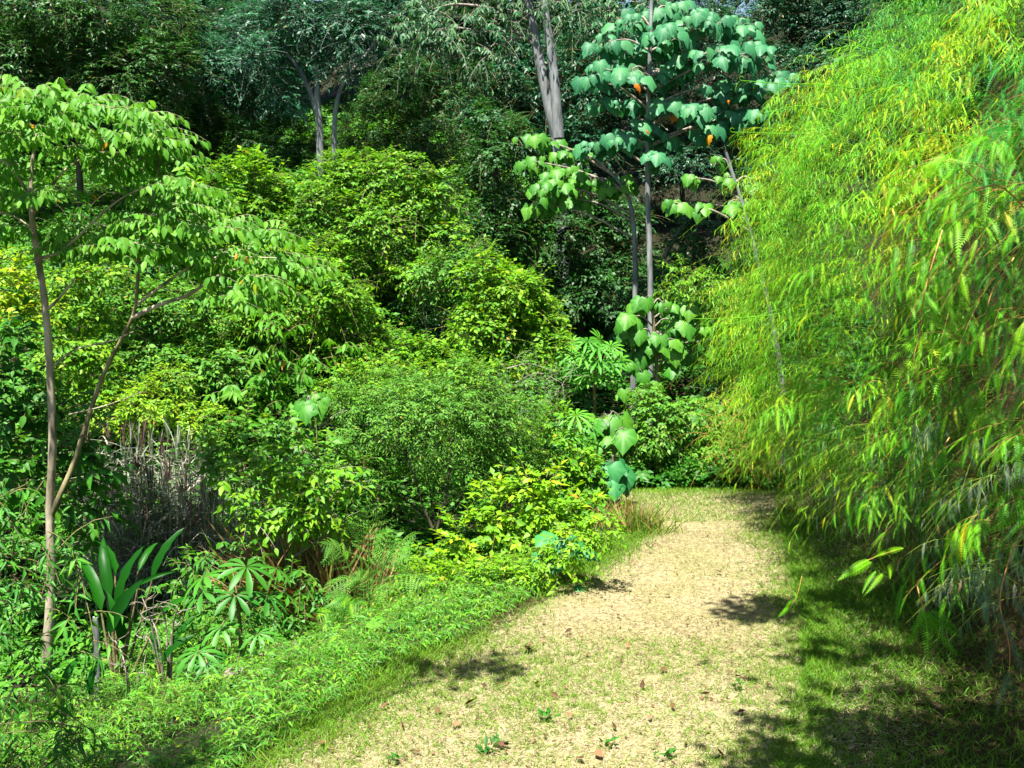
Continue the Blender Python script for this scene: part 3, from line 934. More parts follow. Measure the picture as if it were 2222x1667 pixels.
# the young plant with four large leaves at the path edge
def big_leaf_plant(label, Y, base, lv, mat, tpl=LOBED, group="seedlings with a few large leaves", pr=.008):
    b0 = at(base[0], base[1], Y)
    root = empty("large_leaved_seedling", (b0[0], Y, gz(b0[0], Y)), label, "seedling", group)
    bz = A([b0[0], Y, gz(b0[0], Y)])
    for (px, py, dy, size, dx, dz, ny, ti) in lv:
        p = at(px, py, Y + dy)
        lb = Bag(); lb.leaves(tpl, p[None], A([[dx, -.45, dz]]), A([[0.1 * dx, ny, .8]]), A([size]), A([ti]))
        sub = lb.build("leaf", M[mat], root)
        pb = Bag(); cvp = curve([bz, (bz + p) / 2 + A([.03, 0, .06]), p], 8); pb.tube(cvp, np.linspace(pr, pr * .6, len(cvp)), 5)
        pb.build("petiole", M['stem'], sub)
    return root


big_leaf_plant("seedling with a few large blue green leaves at the path edge", 12.2, (1225, 1260),
               [(1232, 1168, 0, .34, .35, -.55, -.5, .4), (1190, 1155, .1, .26, -.4, -.25, -.3, .9), (1205, 1215, -.1, .20, -.15, -.5, -.5, .2), (1275, 1195, 0, .20, .8, -.4, -.3, .6), (1180, 1195, .15, .22, -.6, -.3, -.3, .7), (1255, 1270, -.3, .16, .6, -.3, -.2, 0)], 'maca3')
big_leaf_plant("seedling with two light round leaves low on the verge", 10.6, (852, 1400),
               [(832, 1340, 0, .18, -.7, -.2, -.3, .9), (870, 1335, .1, .17, .6, -.25, -.3, .5), (850, 1355, -.1, .12, .1, -.5, -.4, .3)], 'maca2', ROUND)

# the palmate trees
def palmate(name, label, Y, stem, lv, size, group, tpl=PALM9, r=.03, mat='palmate', facing=.5):
    b0 = at(stem[0][0], stem[0][1], Y)
    root = empty(name, (b0[0], Y, gz(b0[0], Y)), label, "palmate plant", group)
    pts = [at(q[0], q[1], Y) for q in stem]
    pts = [A([b0[0], Y, gz(b0[0], Y) - .05])] + [p for p in pts if p[2] > gz(b0[0], Y) + .05]
    cvp = curve(pts, 12)
    sb = Bag(); sb.tube(cvp, np.linspace(r, r * .6, len(cvp)), 7); sb.build("stem", M['stem'], root)
    top = cvp[-1]
    for (px, py, dy, sc) in lv:
        p = at(px, py, Y + dy)
        out = nrm((p - top) * A([1, 1, .3]) + A([0, -.15, 0]))
        d = A([out[0] * .8, out[1] * .8 - .2, -.35])
        nn = A([out[0] * .5, -facing + out[1] * .3, .85])
        lb = Bag(); lb.leaves(tpl, p[None], d[None], nn[None], A([size * sc]), A([rng.random()])); sub = lb.build("leaf", M[mat], root)
        pb = Bag(); k0 = cvp[-1 - rng.integers(0, 3)]; pb.tube(curve([k0, (k0 + p) / 2 + UP * .05, p], 8), .007, 5); pb.build("petiole", M['stem'], sub)
    return root


palmate("umbrella_leaved_tree", "umbrella leaved tree with star shaped leaves beside the dark hollow", 18.8, [(1290, 960), (1290, 860), (1288, 800)],
        [(1275, 740, -.2, 1), (1297, 755, -.3, 1.1), (1325, 752, 0, .9), (1243, 768, 0, 1), (1265, 775, -.3, 1), (1298, 785, -.4, 1), (1325, 790, -.2, 1), (1250, 800, .1, .9), (1280, 815, -.2, 1), (1312, 815, 0, .9), (1345, 780, .2, .9), (1262, 825, .2, .8),
         (1302, 738, .3, 1), (1335, 815, .3, .9), (1240, 745, .3, .8)], .33, "palmate leaved plants", PALM11, .04, 'star', 1.0)
palmate("umbrella_leaved_plant", "small palmate plant with fan leaves below the dark hollow", 17, [(1245, 1010), (1245, 960)],
        [(1250, 900, 0, 1.1), (1235, 945, -.1, 1), (1265, 960, .1, 1), (1232, 975, 0, .8), (1275, 920, .1, 1)], .34, "palmate leaved plants", PALM11, .02, 'star', .9)
palmate("umbrella_leaved_plant", "palmate plant in the gully with wide shiny leaves", 10.6, [(520, 1440), (522, 1370), (515, 1300)],
        [(445, 1250, 0, 1.05), (535, 1230, -.05, 1.15), (505, 1240, .25, 1), (440, 1285, -.15, 1), (510, 1290, -.25, 1), (580, 1295, 0, .95), (430, 1330, 0, .9), (600, 1235, .3, .9), (480, 1360, -.3, .9), (560, 1330, .2, .8), (620, 1290, .3, .8)], .29, "palmate leaved plants", PALM9, .025, 'palmate', -.05)
palmate("umbrella_leaved_plant", "low palmate seedling in front of the bare twigs", 10.0, [(440, 1450), (440, 1435)],
        [(430, 1415, 0, 1), (460, 1420, .1, .8), (415, 1430, .05, .8), (450, 1440, -.1, .8)], .26, "palmate leaved plants", PALM9, .012, 'palmate', .3)
palmate("umbrella_leaved_plant", "low palmate seedling right of the gully plant near the pale stone", 10.3, [(570, 1440), (570, 1410)],
        [(560, 1375, 0, 1), (590, 1385, .1, .9), (610, 1400, 0, .8), (540, 1395, .1, .9)], .22, "palmate leaved plants", PALM9, .012, 'palmate', .3)
# ------------------------------------------------------------------ vine covered mounds and shrubs on the slope
VG = "vine covered mounds on the slope"
plant("vine_covered_mound", "bright green leafy mound with a pointed top below the dark forest", "shrub", VG, 22,
      [(520, 430, 75), (550, 385, 45), (470, 480, 75), (590, 450, 60), (520, 520, 85), (440, 420, 45)], .17, 'mound', L5, 1.45, 6, .1, .3, .55, (.1, .95), 2.2)
plant("vine_covered_mound", "tallest vine covered mound in the middle, tangled dry vines on its right", "shrub", VG, 22.5,
      [(740, 430, 80), (860, 385, 65), (915, 450, 75), (800, 500, 90), (690, 500, 75), (890, 540, 75), (950, 520, 50), (780, 390, 55), (640, 440, 50), (960, 420, 40), (830, 440, 80), (720, 570, 80), (800, 590, 60)], .14, 'mound', L5, 1.45, 6, .15, .3, .55, (.05, .92), 2.3,
      stems=[[(815, 600), (840, 650), (850, 720)], [(835, 590), (855, 640), (840, 700)], [(770, 620), (810, 625), (860, 640)], [(850, 590), (880, 650), (878, 720)], [(760, 640), (800, 660), (840, 720)], [(900, 640), (890, 700), (885, 750)],
             [(790, 600), (830, 680), (835, 730)], [(830, 610), (820, 670), (850, 700)], [(880, 600), (905, 640), (895, 690)], [(755, 650), (770, 655), (835, 690)]], stem_mat='vine', stem_r=.03)
plant("vine_covered_mound", "rounded vine covered mound with yellow tips left of the star leaved tree", "shrub", VG, 19.5,
      [(1090, 660, 80), (1050, 600, 45), (1130, 730, 70), (1030, 720, 65), (1110, 620, 55), (1160, 790, 45), (1170, 700, 45), (1060, 760, 60), (1140, 650, 50)], .14, 'mound', L5, 1.5, 6, .1, .3, .55, (.15, 1), 2.2)
plant("vine_covered_mound", "vine draped slope between the mounds with a dark hollow of bare stems", "shrub", VG, 21,
      [(960, 590, 50), (1010, 570, 45), (930, 640, 35), (985, 640, 35), (1000, 600, 30)], .13, 'mound2', L5, 1.3, 6, .2, .3, .5, (.1, .9), 2.2,
      stems=[[(955, 640), (958, 700), (962, 760)], [(975, 640), (974, 700), (972, 760)], [(990, 660), (960, 720), (945, 770)], [(915, 650), (925, 720), (925, 770)]], stem_mat='vine', stem_r=.02)
plant("vine_covered_mound", "broad low vine covered bank left of the tangled dry vines", "shrub", VG, 20,
      [(650, 640, 85), (560, 690, 80), (700, 740, 70), (480, 650, 70), (590, 600, 60), (760, 700, 60), (790, 770, 60), (850, 790, 55), (560, 770, 60), (480, 740, 60), (920, 790, 50), (720, 650, 60)], .13, 'mound', L5, 1.5, 6, .15, .3, .55, (.1, .95), 2.2)
SG = "shrubs on the slope"
plant("slender_shrub", "shrub of hanging green leaf sprays in the middle of the slope", "shrub", SG, 18,
      [(600, 780, 50), (560, 830, 55), (640, 850, 50), (690, 800, 40), (560, 880, 45), (620, 720, 40), (520, 860, 35), (720, 760, 35)], .19, 'droop', L9N, .9, 8, .55, .4, .4, (.05, .7), 2.6,
      trunk=[(590, 960), (590, 870), (600, 760)], trunk_mat='mossbark', trunk_r=(.04, .02))
plant("leafy_shrub", "mid green shrub behind the leaning stem of the forked tree", "shrub", SG, 18.5,
      [(370, 760, 70), (420, 820, 70), (320, 800, 60), (300, 700, 60), (440, 730, 60), (460, 880, 55), (380, 660, 60), (250, 640, 60), (480, 800, 50)], .14, 'mound2', L5, 1.4, 6, .15, .3, .55, (.1, .95), 2.2)
plant("yellow_green_shrub", "yellowish feathery shrub above the purple cane grass", "shrub", SG, 16.6,
      [(330, 880, 55), (270, 900, 45), (400, 900, 45), (450, 930, 40), (230, 870, 35), (360, 840, 40)], .12, 'yellow', L5N, 1.3, 7, .1, .35, .5, (.2, .97), 2.6)
plant("yellow_green_shrub", "yellow flowering bush behind the straight pale trunk at the left edge", "shrub", SG, 15,
      [(20, 640, 50), (50, 690, 40), (80, 660, 30), (10, 590, 35)], .13, 'yellow', L5, 1.5, 6, .1, .3, .5, (.55, .99), 2.2)
plant("leafy_shrub", "pale green shrub between the two stems of the forked tree", "shrub", SG, 17,
      [(160, 680, 55), (180, 770, 60), (220, 720, 50), (150, 840, 50), (220, 830, 50), (120, 740, 40), (230, 600, 40), (160, 620, 40)], .13, 'mound', L5, 1.35, 6, .15, .3, .55, (.2, 1), 2.2)
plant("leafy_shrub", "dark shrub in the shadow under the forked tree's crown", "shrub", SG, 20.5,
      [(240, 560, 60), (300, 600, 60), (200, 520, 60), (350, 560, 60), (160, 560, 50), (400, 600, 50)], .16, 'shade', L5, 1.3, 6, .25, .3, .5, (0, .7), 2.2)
plant("fine_leaved_shrub", "large rounded fine leaved shrub with dark stems in the middle foreground", "shrub", SG, 15.5,
      [(940, 890, 110), (830, 910, 85), (1060, 930, 80), (890, 990, 85), (1000, 990, 80), (770, 980, 60), (1100, 1000, 55), (860, 850, 60), (1000, 840, 60), (760, 890, 50), (800, 1050, 45), (1060, 1010, 40)], .085, 'mound2', L5N, 1.25, 8, .1, .3, .5, (.25, 1), 3.2,
      stems=[[(940, 1150, -.9), (915, 1090, -.9), (895, 1020, -.8), (870, 960, -.5)], [(948, 1150, -.9), (968, 1080, -.9), (975, 1010, -.8), (980, 930, -.5)], [(944, 1150), (935, 1080), (925, 1010)], [(950, 1150), (1000, 1080), (1010, 1020), (1040, 960)], [(942, 1140), (900, 1100), (840, 1060)]],
      stem_mat='darkbark', stem_r=.022)
plant("tangled_shrub", "greyish shrub of half bare twigs right of the fine leaved shrub", "shrub", SG, 17.5,
      [(1150, 850, 55), (1190, 880, 40), (1120, 810, 45), (1210, 830, 30), (1160, 910, 40)], .11, 'mound2', L5N, .45, 6, .2, .3, .5, (.1, .75), 3,
      stems=[[(1160, 960), (1150, 880), (1130, 800)], [(1165, 960), (1190, 880), (1230, 820)], [(1100, 800), (1150, 790), (1210, 810)], [(1120, 830), (1170, 810), (1235, 840)], [(1170, 950), (1200, 900), (1210, 850)]], stem_mat='twig', stem_r=.014)
plant("leafy_shrub", "mid green shrub filling the slope above the fine leaved shrub", "shrub", SG, 18.2,
      [(980, 790, 45), (1060, 820, 50), (900, 830, 45), (1200, 760, 35), (1000, 860, 50), (820, 830, 50), (740, 840, 50)], .12, 'mound', L5, 1.35, 6, .15, .3, .5, (.15, 1), 2.2)
plant("leafy_shrub", "leafy shrub below the dark hollow left of the bend", "shrub", SG, 16.2,
      [(1180, 970, 45), (1230, 1010, 45), (1150, 1030, 45), (1270, 1000, 30), (1280, 1050, 35), (1200, 1060, 40), (1215, 920, 30)], .13, 'mound', L5, 1.4, 6, .2, .3, .5, (.1, .95), 2.2)
plant("hedge_shrub", "dense green shrub wall across the end of the path", "shrub", SG, 19.6,
      [(1400, 940, 60), (1450, 1000, 55), (1500, 920, 55), (1370, 1020, 45), (1430, 890, 45), (1510, 1010, 45), (1340, 970, 40), (1560, 990, 45), (1420, 1050, 40), (1550, 1050, 40), (1480, 1060, 40), (1360, 1070, 35), (1600, 1030, 40), (1330, 1050, 30), (1620, 1060, 30)], .125, 'mound2', L5, 1.5, 6, .3, .3, .45, (.25, 1), 2.2)
plant("leafy_tree", "small tree with light green leaf sprays behind the broad leaved sapling", "tree", SG, 21.5,
      [(1560, 660, 45), (1520, 630, 40), (1600, 690, 40), (1590, 740, 45), (1540, 720, 45), (1610, 790, 35), (1480, 600, 35), (1560, 800, 40), (1460, 640, 30), (1580, 620, 30)], .15, 'mound', L5N, 1.0, 7, .45, .35, .45, (.05, .95), 2.4, trunk=[(1560, 980), (1560, 840), (1555, 680)], trunk_mat='mossbark', trunk_r=(.06, .03))
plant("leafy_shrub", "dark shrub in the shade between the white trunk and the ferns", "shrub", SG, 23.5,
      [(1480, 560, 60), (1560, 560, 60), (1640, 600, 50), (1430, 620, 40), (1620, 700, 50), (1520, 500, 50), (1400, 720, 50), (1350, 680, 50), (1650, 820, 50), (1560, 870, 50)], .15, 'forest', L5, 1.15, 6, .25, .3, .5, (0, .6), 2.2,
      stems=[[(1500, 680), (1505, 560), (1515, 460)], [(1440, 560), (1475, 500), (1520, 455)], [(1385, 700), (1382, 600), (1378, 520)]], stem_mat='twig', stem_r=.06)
LG = "low bushes by the path"
plant("low_bush", "glowing yellow green bush beside the path below the fine leaved shrub", "bush", LG, 13.6,
      [(1080, 1110, 55), (1150, 1150, 55), (1010, 1160, 55), (1110, 1200, 55), (1220, 1110, 45), (1160, 1060, 45), (1040, 1240, 50), (1250, 1160, 40), (960, 1220, 45), (1270, 1110, 35), (1180, 1230, 40)], .105, 'yellow', L5, 1.35, 7, .1, .3, .5, (.1, .96), 2.6, back=.5)
plant("low_bush", "yellow green bush with slim stems lower on the path verge", "bush", LG, 12.0,
      [(1000, 1265, 58), (1080, 1270, 52), (930, 1280, 52), (1140, 1245, 48), (1195, 1220, 40), (1050, 1320, 42), (880, 1310, 50), (970, 1340, 45), (1260, 1175, 40), (1305, 1150, 34), (830, 1340, 45), (1110, 1290, 40)], .07, 'yellow', [L5N, L5], 1.3, 7, .15, .35, .5, (.05, .9), 2.8, back=.5)
plant("pale_leaved_shrub", "shrub with pale rounded leaves and some yellow ones above the dry cane", "shrub", LG, 12.4,
      [(600, 1050, 50), (560, 1120, 45), (680, 1090, 50), (520, 1050, 40), (640, 1140, 45), (720, 1040, 45), (700, 1150, 35), (620, 1000, 35)], .10, 'mound', L9, 1.15, 6, .25, .3, .5, (.25, 1), 2.4,
      stems=[[(640, 1350), (630, 1260), (612, 1180), (580, 1100)], [(640, 1350), (625, 1230), (650, 1140)], [(620, 1220), (680, 1180), (720, 1150)]], stem_mat='twig', stem_r=.022)
plant("leafy_shrub", "green shrub above the pale leaved shrub at the cane's right", "shrub", LG, 14.0,
      [(540, 960, 50), (480, 990, 45), (600, 940, 45), (500, 930, 35), (700, 980, 40), (740, 1090, 40), (790, 1130, 35), (760, 1020, 45)], .11, 'mound2', L5, 1.3, 6, .2, .3, .5, (.2, 1), 2.4)
plant("dark_shrub", "dark leafy shrub at the left edge behind the straight pale trunk", "shrub", LG, 12.7,
      [(20, 780, 65), (60, 860, 65), (10, 920, 65), (70, 960, 55), (20, 1020, 55), (140, 900, 40), (30, 720, 40), (150, 980, 40), (190, 950, 35)], .14, 'shade', L9, 1.25, 6, .3, .3, .5, (.05, .9), 2.3)
plant("dark_shrub", "leafy shrub round the fork of the pale trunk", "shrub", LG, 12.6,
      [(190, 1060, 50), (210, 1120, 45), (170, 1140, 40), (60, 1080, 40), (230, 1040, 35), (200, 1010, 35)], .15, 'shade', L9, 1.0, 6, .4, .3, .45, (.2, 1), 2.3)

# ------------------------------------------------------------------ the forked tree at the left
Yt = 12
b0 = at(100, 1480, Yt)
root = empty("forked_tree", (b0[0], Yt, gz(b0[0], Yt) - .05), "slender forked tree with pale trunk and drooping bright green leaves at the left edge", "tree")
stemA = curve([A([b0[0], Yt, gz(b0[0], Yt) - .2]), at(104, 1400, Yt), at(112, 1250, Yt), at(108, 1110, Yt), at(114, 960, Yt), at(108, 800, Yt), at(98, 660, Yt), at(82, 560, Yt), at(70, 470, Yt), at(68, 380, Yt), at(80, 290, Yt)], 60)
stemB = curve([at(107, 1130, Yt), at(130, 1075, Yt), at(160, 1005, 12.1), at(200, 880, 12.1), at(235, 790, 12.1), at(287, 690, 12), at(298, 620, 12), at(303, 540, 12), at(330, 430, 12), at(350, 330, 12)], 50)
tb = Bag(); tb.tube(stemA, np.interp(np.linspace(0, 1, len(stemA)), [0, .2, .45, .8, 1], [.066, .05, .042, .032, .012]), 12, .5, .05); tb.build('trunk', M['bark'], root, True)
tb = Bag(); tb.tube(stemB, np.linspace(.034, .010, len(stemB)), 10, .5, .05); tb.build('trunk', M['mossbark'], root, True)
wb = Bag()
limbs = [([(287, 690), (350, 660), (410, 640), (470, 600), (560, 570)], .03, 0), ([(300, 660), (380, 600), (460, 560), (600, 560)], .018, -.3), ([(95, 680), (135, 640), (165, 600)], .022, -.1), ([(70, 470), (130, 380), (200, 330)], .02, .2),
         ([(68, 430), (20, 360), (-40, 330)], .02, 0), ([(90, 560), (140, 540), (250, 440), (330, 400)], .02, -.2), ([(303, 540), (250, 500), (190, 480)], .014, -.3), ([(303, 520), (400, 470), (480, 470)], .016, .1),
         ([(112, 800), (160, 760), (240, 740), (290, 720)], .012, -.2), ([(150, 900), (230, 880), (310, 850)], .010, -.3), ([(75, 500), (30, 470), (-30, 450)], .015, -.2)]
for pts, r_, dy in limbs:
    cv = curve([at(p[0], p[1], Yt + dy * k / len(pts)) for k, p in enumerate(pts)], 14)
    wb.tube(cv, np.linspace(r_, r_ * .35, len(cv)), 6, .5, .05)
crown = Bag()
tiers = [(30, 195, 55, 14), (110, 215, 60, 14), (200, 235, 60, 14), (280, 245, 50, 12), (20, 240, 60, 14), (150, 275, 55, 12), (255, 285, 60, 14), (330, 270, 30, 10), (60, 300, 50, 12),
         (330, 310, 45, 12), (200, 330, 45, 12), (370, 350, 35, 12), (30, 350, 45, 12), (290, 370, 60, 12), (230, 360, 40, 10), (380, 400, 45, 12), (60, 370, 50, 12), (340, 440, 50, 10), (30, 430, 50, 12), (400, 450, 40, 10),
         (100, 420, 35, 10), (20, 500, 45, 12), (250, 490, 60, 12), (330, 475, 60, 12), (420, 490, 60, 12), (500, 490, 45, 10), (560, 505, 40, 10), (300, 530, 60, 12), (390, 545, 60, 12), (480, 550, 60, 12), (560, 555, 55, 12), (160, 500, 50, 12),
         (190, 540, 45, 10), (620, 575, 40, 10), (540, 610, 45, 10), (480, 600, 35, 8), (660, 590, 25, 8), (130, 530, 40, 10), (590, 630, 30, 8), (520, 650, 30, 8), (440, 430, 30, 8), (10, 300, 40, 12), (-30, 400, 50, 14), (-40, 280, 60, 14)]
CC, DD = [], []
for (px, py, rx, rz) in tiers:
    n = int(rx * .5)
    pp = at(px, py, Yt + (rng.random() - .5) * 1.2)
    off = rng.normal(size=(n, 3)) * .55
    off = off / np.maximum(1, np.linalg.norm(off, axis=1, keepdims=True))
    P = pp + off * A([rx, rx * 1.3, rz]) / FPX * Yt * 1.15
    P[:, 2] += .5 * rng.normal(size=n) * rz / FPX * Yt
    P[:, 2] -= .35 * (P[:, 0] - pp[0]) ** 2
    CC.append(P)
    d = np.stack([rng.normal(size=n) * .6 + .45 * np.sign(px - 100), rng.normal(size=n) * .6 - .25, .12 + .2 * rng.random(n)], -1)
    DD.append(d)
CC, DD = np.concatenate(CC), np.concatenate(DD)
twigs(crown, CC, DD, .26 + .22 * rng.random(len(CC)), 8, .11, [L9, L9, L9N], .42, .62, .3, (.1, .97), wb, .003, .8, .95, face=A([0, -1, .25]))
crown.build('crown', M['droop'], root)
wb.build('branch', M['bark'], root)

# ------------------------------------------------------------------ purple silvery cane grass
CG = "silvery purple cane grass"
for k, (px, py, top, Yc, n) in enumerate([(260, 1190, 935, 13.0, 6), (310, 1190, 905, 13.2, 9), (370, 1190, 930, 13.0, 10), (420, 1200, 945, 13.3, 8), (340, 1220, 1010, 12.5, 7), (410, 1230, 1040, 12.4, 6), (470, 1220, 1010, 12.8, 8),
                                          (300, 1200, 980, 12.6, 7), (560, 1290, 1140, 12.3, 4), (640, 1300, 1160, 12.5, 5), (700, 1290, 1190, 12.6, 4), (250, 1200, 1020, 12.3, 5), (450, 1290, 1150, 12.2, 4)]):
    Yc += 1.3
    b0 = at(px, py, Yc)
    base = A([b0[0], Yc, gz(b0[0], Yc) - .02])
    h = at(px, top, Yc)[2] - base[2]
    root = empty("cane_grass", base, "tall cane grass with silvery purple stalks and drooping dry blades in the thicket behind the paddle leaves", "cane grass", CG)
    st, bl, rd = Bag(), Bag(), Bag()
    for s in range(n * 2):
        o = A([rng.normal() * .16, rng.normal() * .16, 0])
        lean = A([rng.normal() * .10, rng.normal() * .10 - .03, 1])
        hh = h * (.62 + .38 * rng.random())
        t = np.linspace(0, 1, 6)[:, None]
        c = base + o + lean * hh * t * .92
        st.tube(c, np.linspace(.010, .005, 6), 5, .35 + .5 * rng.random())
        nb = 17 if py < 1225 else 7
        tt = .25 + .7 * rng.random(nb)
        P = base + o + lean * (hh * tt)[:, None] * .92
        D = rdir(nb); D[:, 2] = .7 + .3 * rng.random(nb)
        bl.leaves(t_strap(.015, .75, 7), P, D, nrm(UP + .3 * rdir(nb)) - D * .2, (.5 + .35 * rng.random(nb)) * min(1, h), np.clip(rng.random(nb) * .9, 0, .86))
        P = base + o + lean * hh * .88 + .02 * rdir(4)
        D = rdir(4) * .16 + UP
        (rd if rng.random() < .35 else bl).leaves(t_strap(.04, .15, 4), P, D, rdir(4), .26 + .14 * rng.random(4), rng.random(4) * .8)
    st.build("stalk", M['cane'], root); bl.build("blade", M['cane'], root)
    o = rd.build("tip", M['redcane'], root)

# ------------------------------------------------------------------ paddle leaved plants
def paddle_plant(label, Yp, base, lv, w=1.0):
    b0 = at(base[0], base[1], Yp)
    bz = A([b0[0], Yp, gz(b0[0], Yp)])
    root = empty("paddle_leaved_plant", bz, label, "paddle leaved plant", "paddle leaved plants in the gully")
    for (x0, y0, x1, y1, dy, ww) in lv:
        p0, p1 = at(x0, y0, Yp + dy * .4), at(x1, y1, Yp + dy)
        L_ = np.linalg.norm(p1 - p0)
        side = 1 if x1 > x0 else -1
        lb = Bag(); lb.leaves(t_paddle(.085 * ww, .15 + .25 * rng.random()), p0[None], (p1 - p0)[None], A([[-.55 * side + .3 * rng.normal(), -.8, .35]]), A([L_]), A([rng.random()])); sub = lb.build("leaf", M['paddle'], root)
        pb = Bag(); cvp = curve([bz, (bz * .6 + p0 * .4), p0], 8); pb.tube(cvp, np.linspace(.022, .010, len(cvp)), 6); pb.build("stalk", M['stem'], sub)


paddle_plant("dark green paddle leaved plant with upright blades in the gully", 10.9, (250, 1420),
             [(255, 1330, 282, 1185, 0, 1.2), (330, 1260, 378, 1138, .2, 1.1), (300, 1240, 335, 1165, .4, 1), (240, 1300, 215, 1160, .3, 1), (235, 1380, 285, 1260, -.2, 1.3), (300, 1270, 370, 1235, 0, .7), (250, 1250, 228, 1150, .5, 1), (220, 1330, 185, 1190, .4, 1), (350, 1330, 405, 1290, -.2, 1), (270, 1400, 240, 1290, -.1, 1.1)])
paddle_plant("broad single leaved paddle plant at the foot of the pale trunk", 9.8, (140, 1520), [(135, 1500, 160, 1425, 0, 2.0), (195, 1510, 205, 1425, .1, 1.4), (120, 1510, 95, 1440, .2, 1.3)])
paddle_plant("small paddle leaved plant among the bare twigs", 10.2, (360, 1460), [(350, 1440, 400, 1370, 0, 1.3), (365, 1420, 415, 1330, .2, 1), (340, 1430, 330, 1360, .1, 1)])

# bare twig bushes, stump, stones
def bare(label, Yp, base, tips):
    b0 = at(base[0], base[1], Yp)
    bz = A([b0[0], Yp, gz(b0[0], Yp) - .03])
    bb = Bag()
    for pts in tips:
        q = [bz] + [at(p[0], p[1], Yp + .15 * rng.normal()) for p in pts]
        cv = curve(q, 12); bb.tube(cv, np.linspace(.010, .003, len(cv)), 5, .5, .08)
        for s in range(4):
            k = int(len(cv) * (.45 + .5 * rng.random())); k = min(k, len(cv) - 1)
            d = rdir(1)[0] * A([1, .6, .6]) + A([0, 0, .5]); e = cv[k] + nrm(d) * (.12 + .14 * rng.random())
            bb.tube(np.linspace(cv[k], e, 4) + .008 * rng.normal(size=(4, 3)), np.linspace(.005, .002, 4), 4)
    o = bb.build("bare_bush", M['twig'])
    tag(o, label, "bare bush", "leafless bushes")


bare("pale leafless bush with forking twigs left of the gully palmate plant", 10.3, (365, 1430), [[(340, 1370), (310, 1340), (282, 1298)], [(330, 1360), (318, 1320), (308, 1296)], [(360, 1360), (350, 1320), (345, 1308)], [(375, 1370), (385, 1320), (372, 1312)], [(370, 1390), (390, 1350), (400, 1335)], [(330, 1400), (305, 1385), (292, 1375)]])
bare("single leafless twig leaning left in front of the paddle leaves", 10.0, (282, 1480), [[(270, 1440), (250, 1390)], [(300, 1470), (320, 1465)], [(275, 1460), (240, 1440)]])

Ys = 10.6
b0 = at(209, 1440, Ys)
sb = Bag(); cvs = curve([A([b0[0], Ys, gz(b0[0], Ys) - .1]), at(211, 1420, Ys), at(207, 1340, Ys)], 14); sb.tube(cvs, np.linspace(.036, .03, len(cvs)), 10, .5, .05)
e = cvs[-1]; sb.tube(A([e, e + A([.004, 0, .012])]), [.028, .004], 10)
tag(sb.build("dead_stump", M['greybark'], None, True), "thin grey dead stump standing among the dark paddle leaves", "stump")
import bmesh
for k, (px, py, Yr, s, lab) in enumerate([(612, 1418, 10.55, .16, "pale pinkish stone on the bank below the cane grass"), (512, 1458, 9.9, .09, "small pale stone left of the larger stone on the bank"), (560, 1120, 15, .1, "")]):
    if not lab: continue
    bm = bmesh.new(); bmesh.ops.create_icosphere(bm, subdivisions=4, radius=1)
    co = A([v.co[:] for v in bm.verts]); f = 1 + .22 * wav(co, 2.6, 40 + k) + .08 * wav(co, 8, 50 + k)
    for v, q in zip(bm.verts, f): v.co *= q
    me = bpy.data.meshes.new("stone"); bm.to_mesh(me); bm.free(); me.materials.append(M['rock'])
    o = bpy.data.objects.new("stone", me); col.objects.link(o)
    p = at(px, py, Yr)
    o.location = p; o.scale = (s * 1.3, s, s * .6); o.rotation_euler = (.1, -.35, .4)
    tag(o, lab, "stone", "pale stones on the bank")

plant("low_bush", "lime green leafy bush low on the verge left of the seedling", "bush", LG, 11.0,
      [(860, 1370, 45), (780, 1380, 45), (920, 1375, 40), (720, 1410, 40), (830, 1420, 35)], .065, 'cover', [L5N, L5], 1.2, 7, .2, .4, .5, (.2, .97), 2.8, back=.5)
plant("dark_shrub", "small green shrub among the dry cane behind the palmate plant", "shrub", LG, 11.6,
      [(640, 1260, 40), (690, 1330, 40), (600, 1330, 35), (660, 1380, 35), (420, 1230, 35), (480, 1200, 35), (330, 1300, 35), (400, 1300, 35), (550, 1200, 35), (430, 1370, 35)], .09, 'shade', [L5N, L5], .8, 7, .3, .4, .5, (.2, 1), 2.6, back=.5)
plant("dark_shrub", "shrub coloured dark to stand for shade in the hollow behind the dry vines", "shrub", SG, 22.4,
      [(870, 660, 50), (930, 720, 50), (970, 680, 45), (850, 720, 40), (1000, 740, 40), (920, 640, 40)], .12, 'forest', L5, 1.2, 6, .25, .3, .5, (0, .5), 2.2)  # leaf tint held at the dark end in place of the hollow's shade
plant("vine_covered_mound", "leafy vine curtain hanging between the tallest mound and the broad low bank", "shrub", VG, 21.3,
      [(740, 610, 50), (680, 580, 50), (900, 600, 35), (840, 760, 40), (620, 520, 50), (560, 560, 50), (450, 560, 55), (400, 500, 50)], .13, 'mound', L5, 1.4, 6, .35, .3, .5, (.1, .95), 2.4)
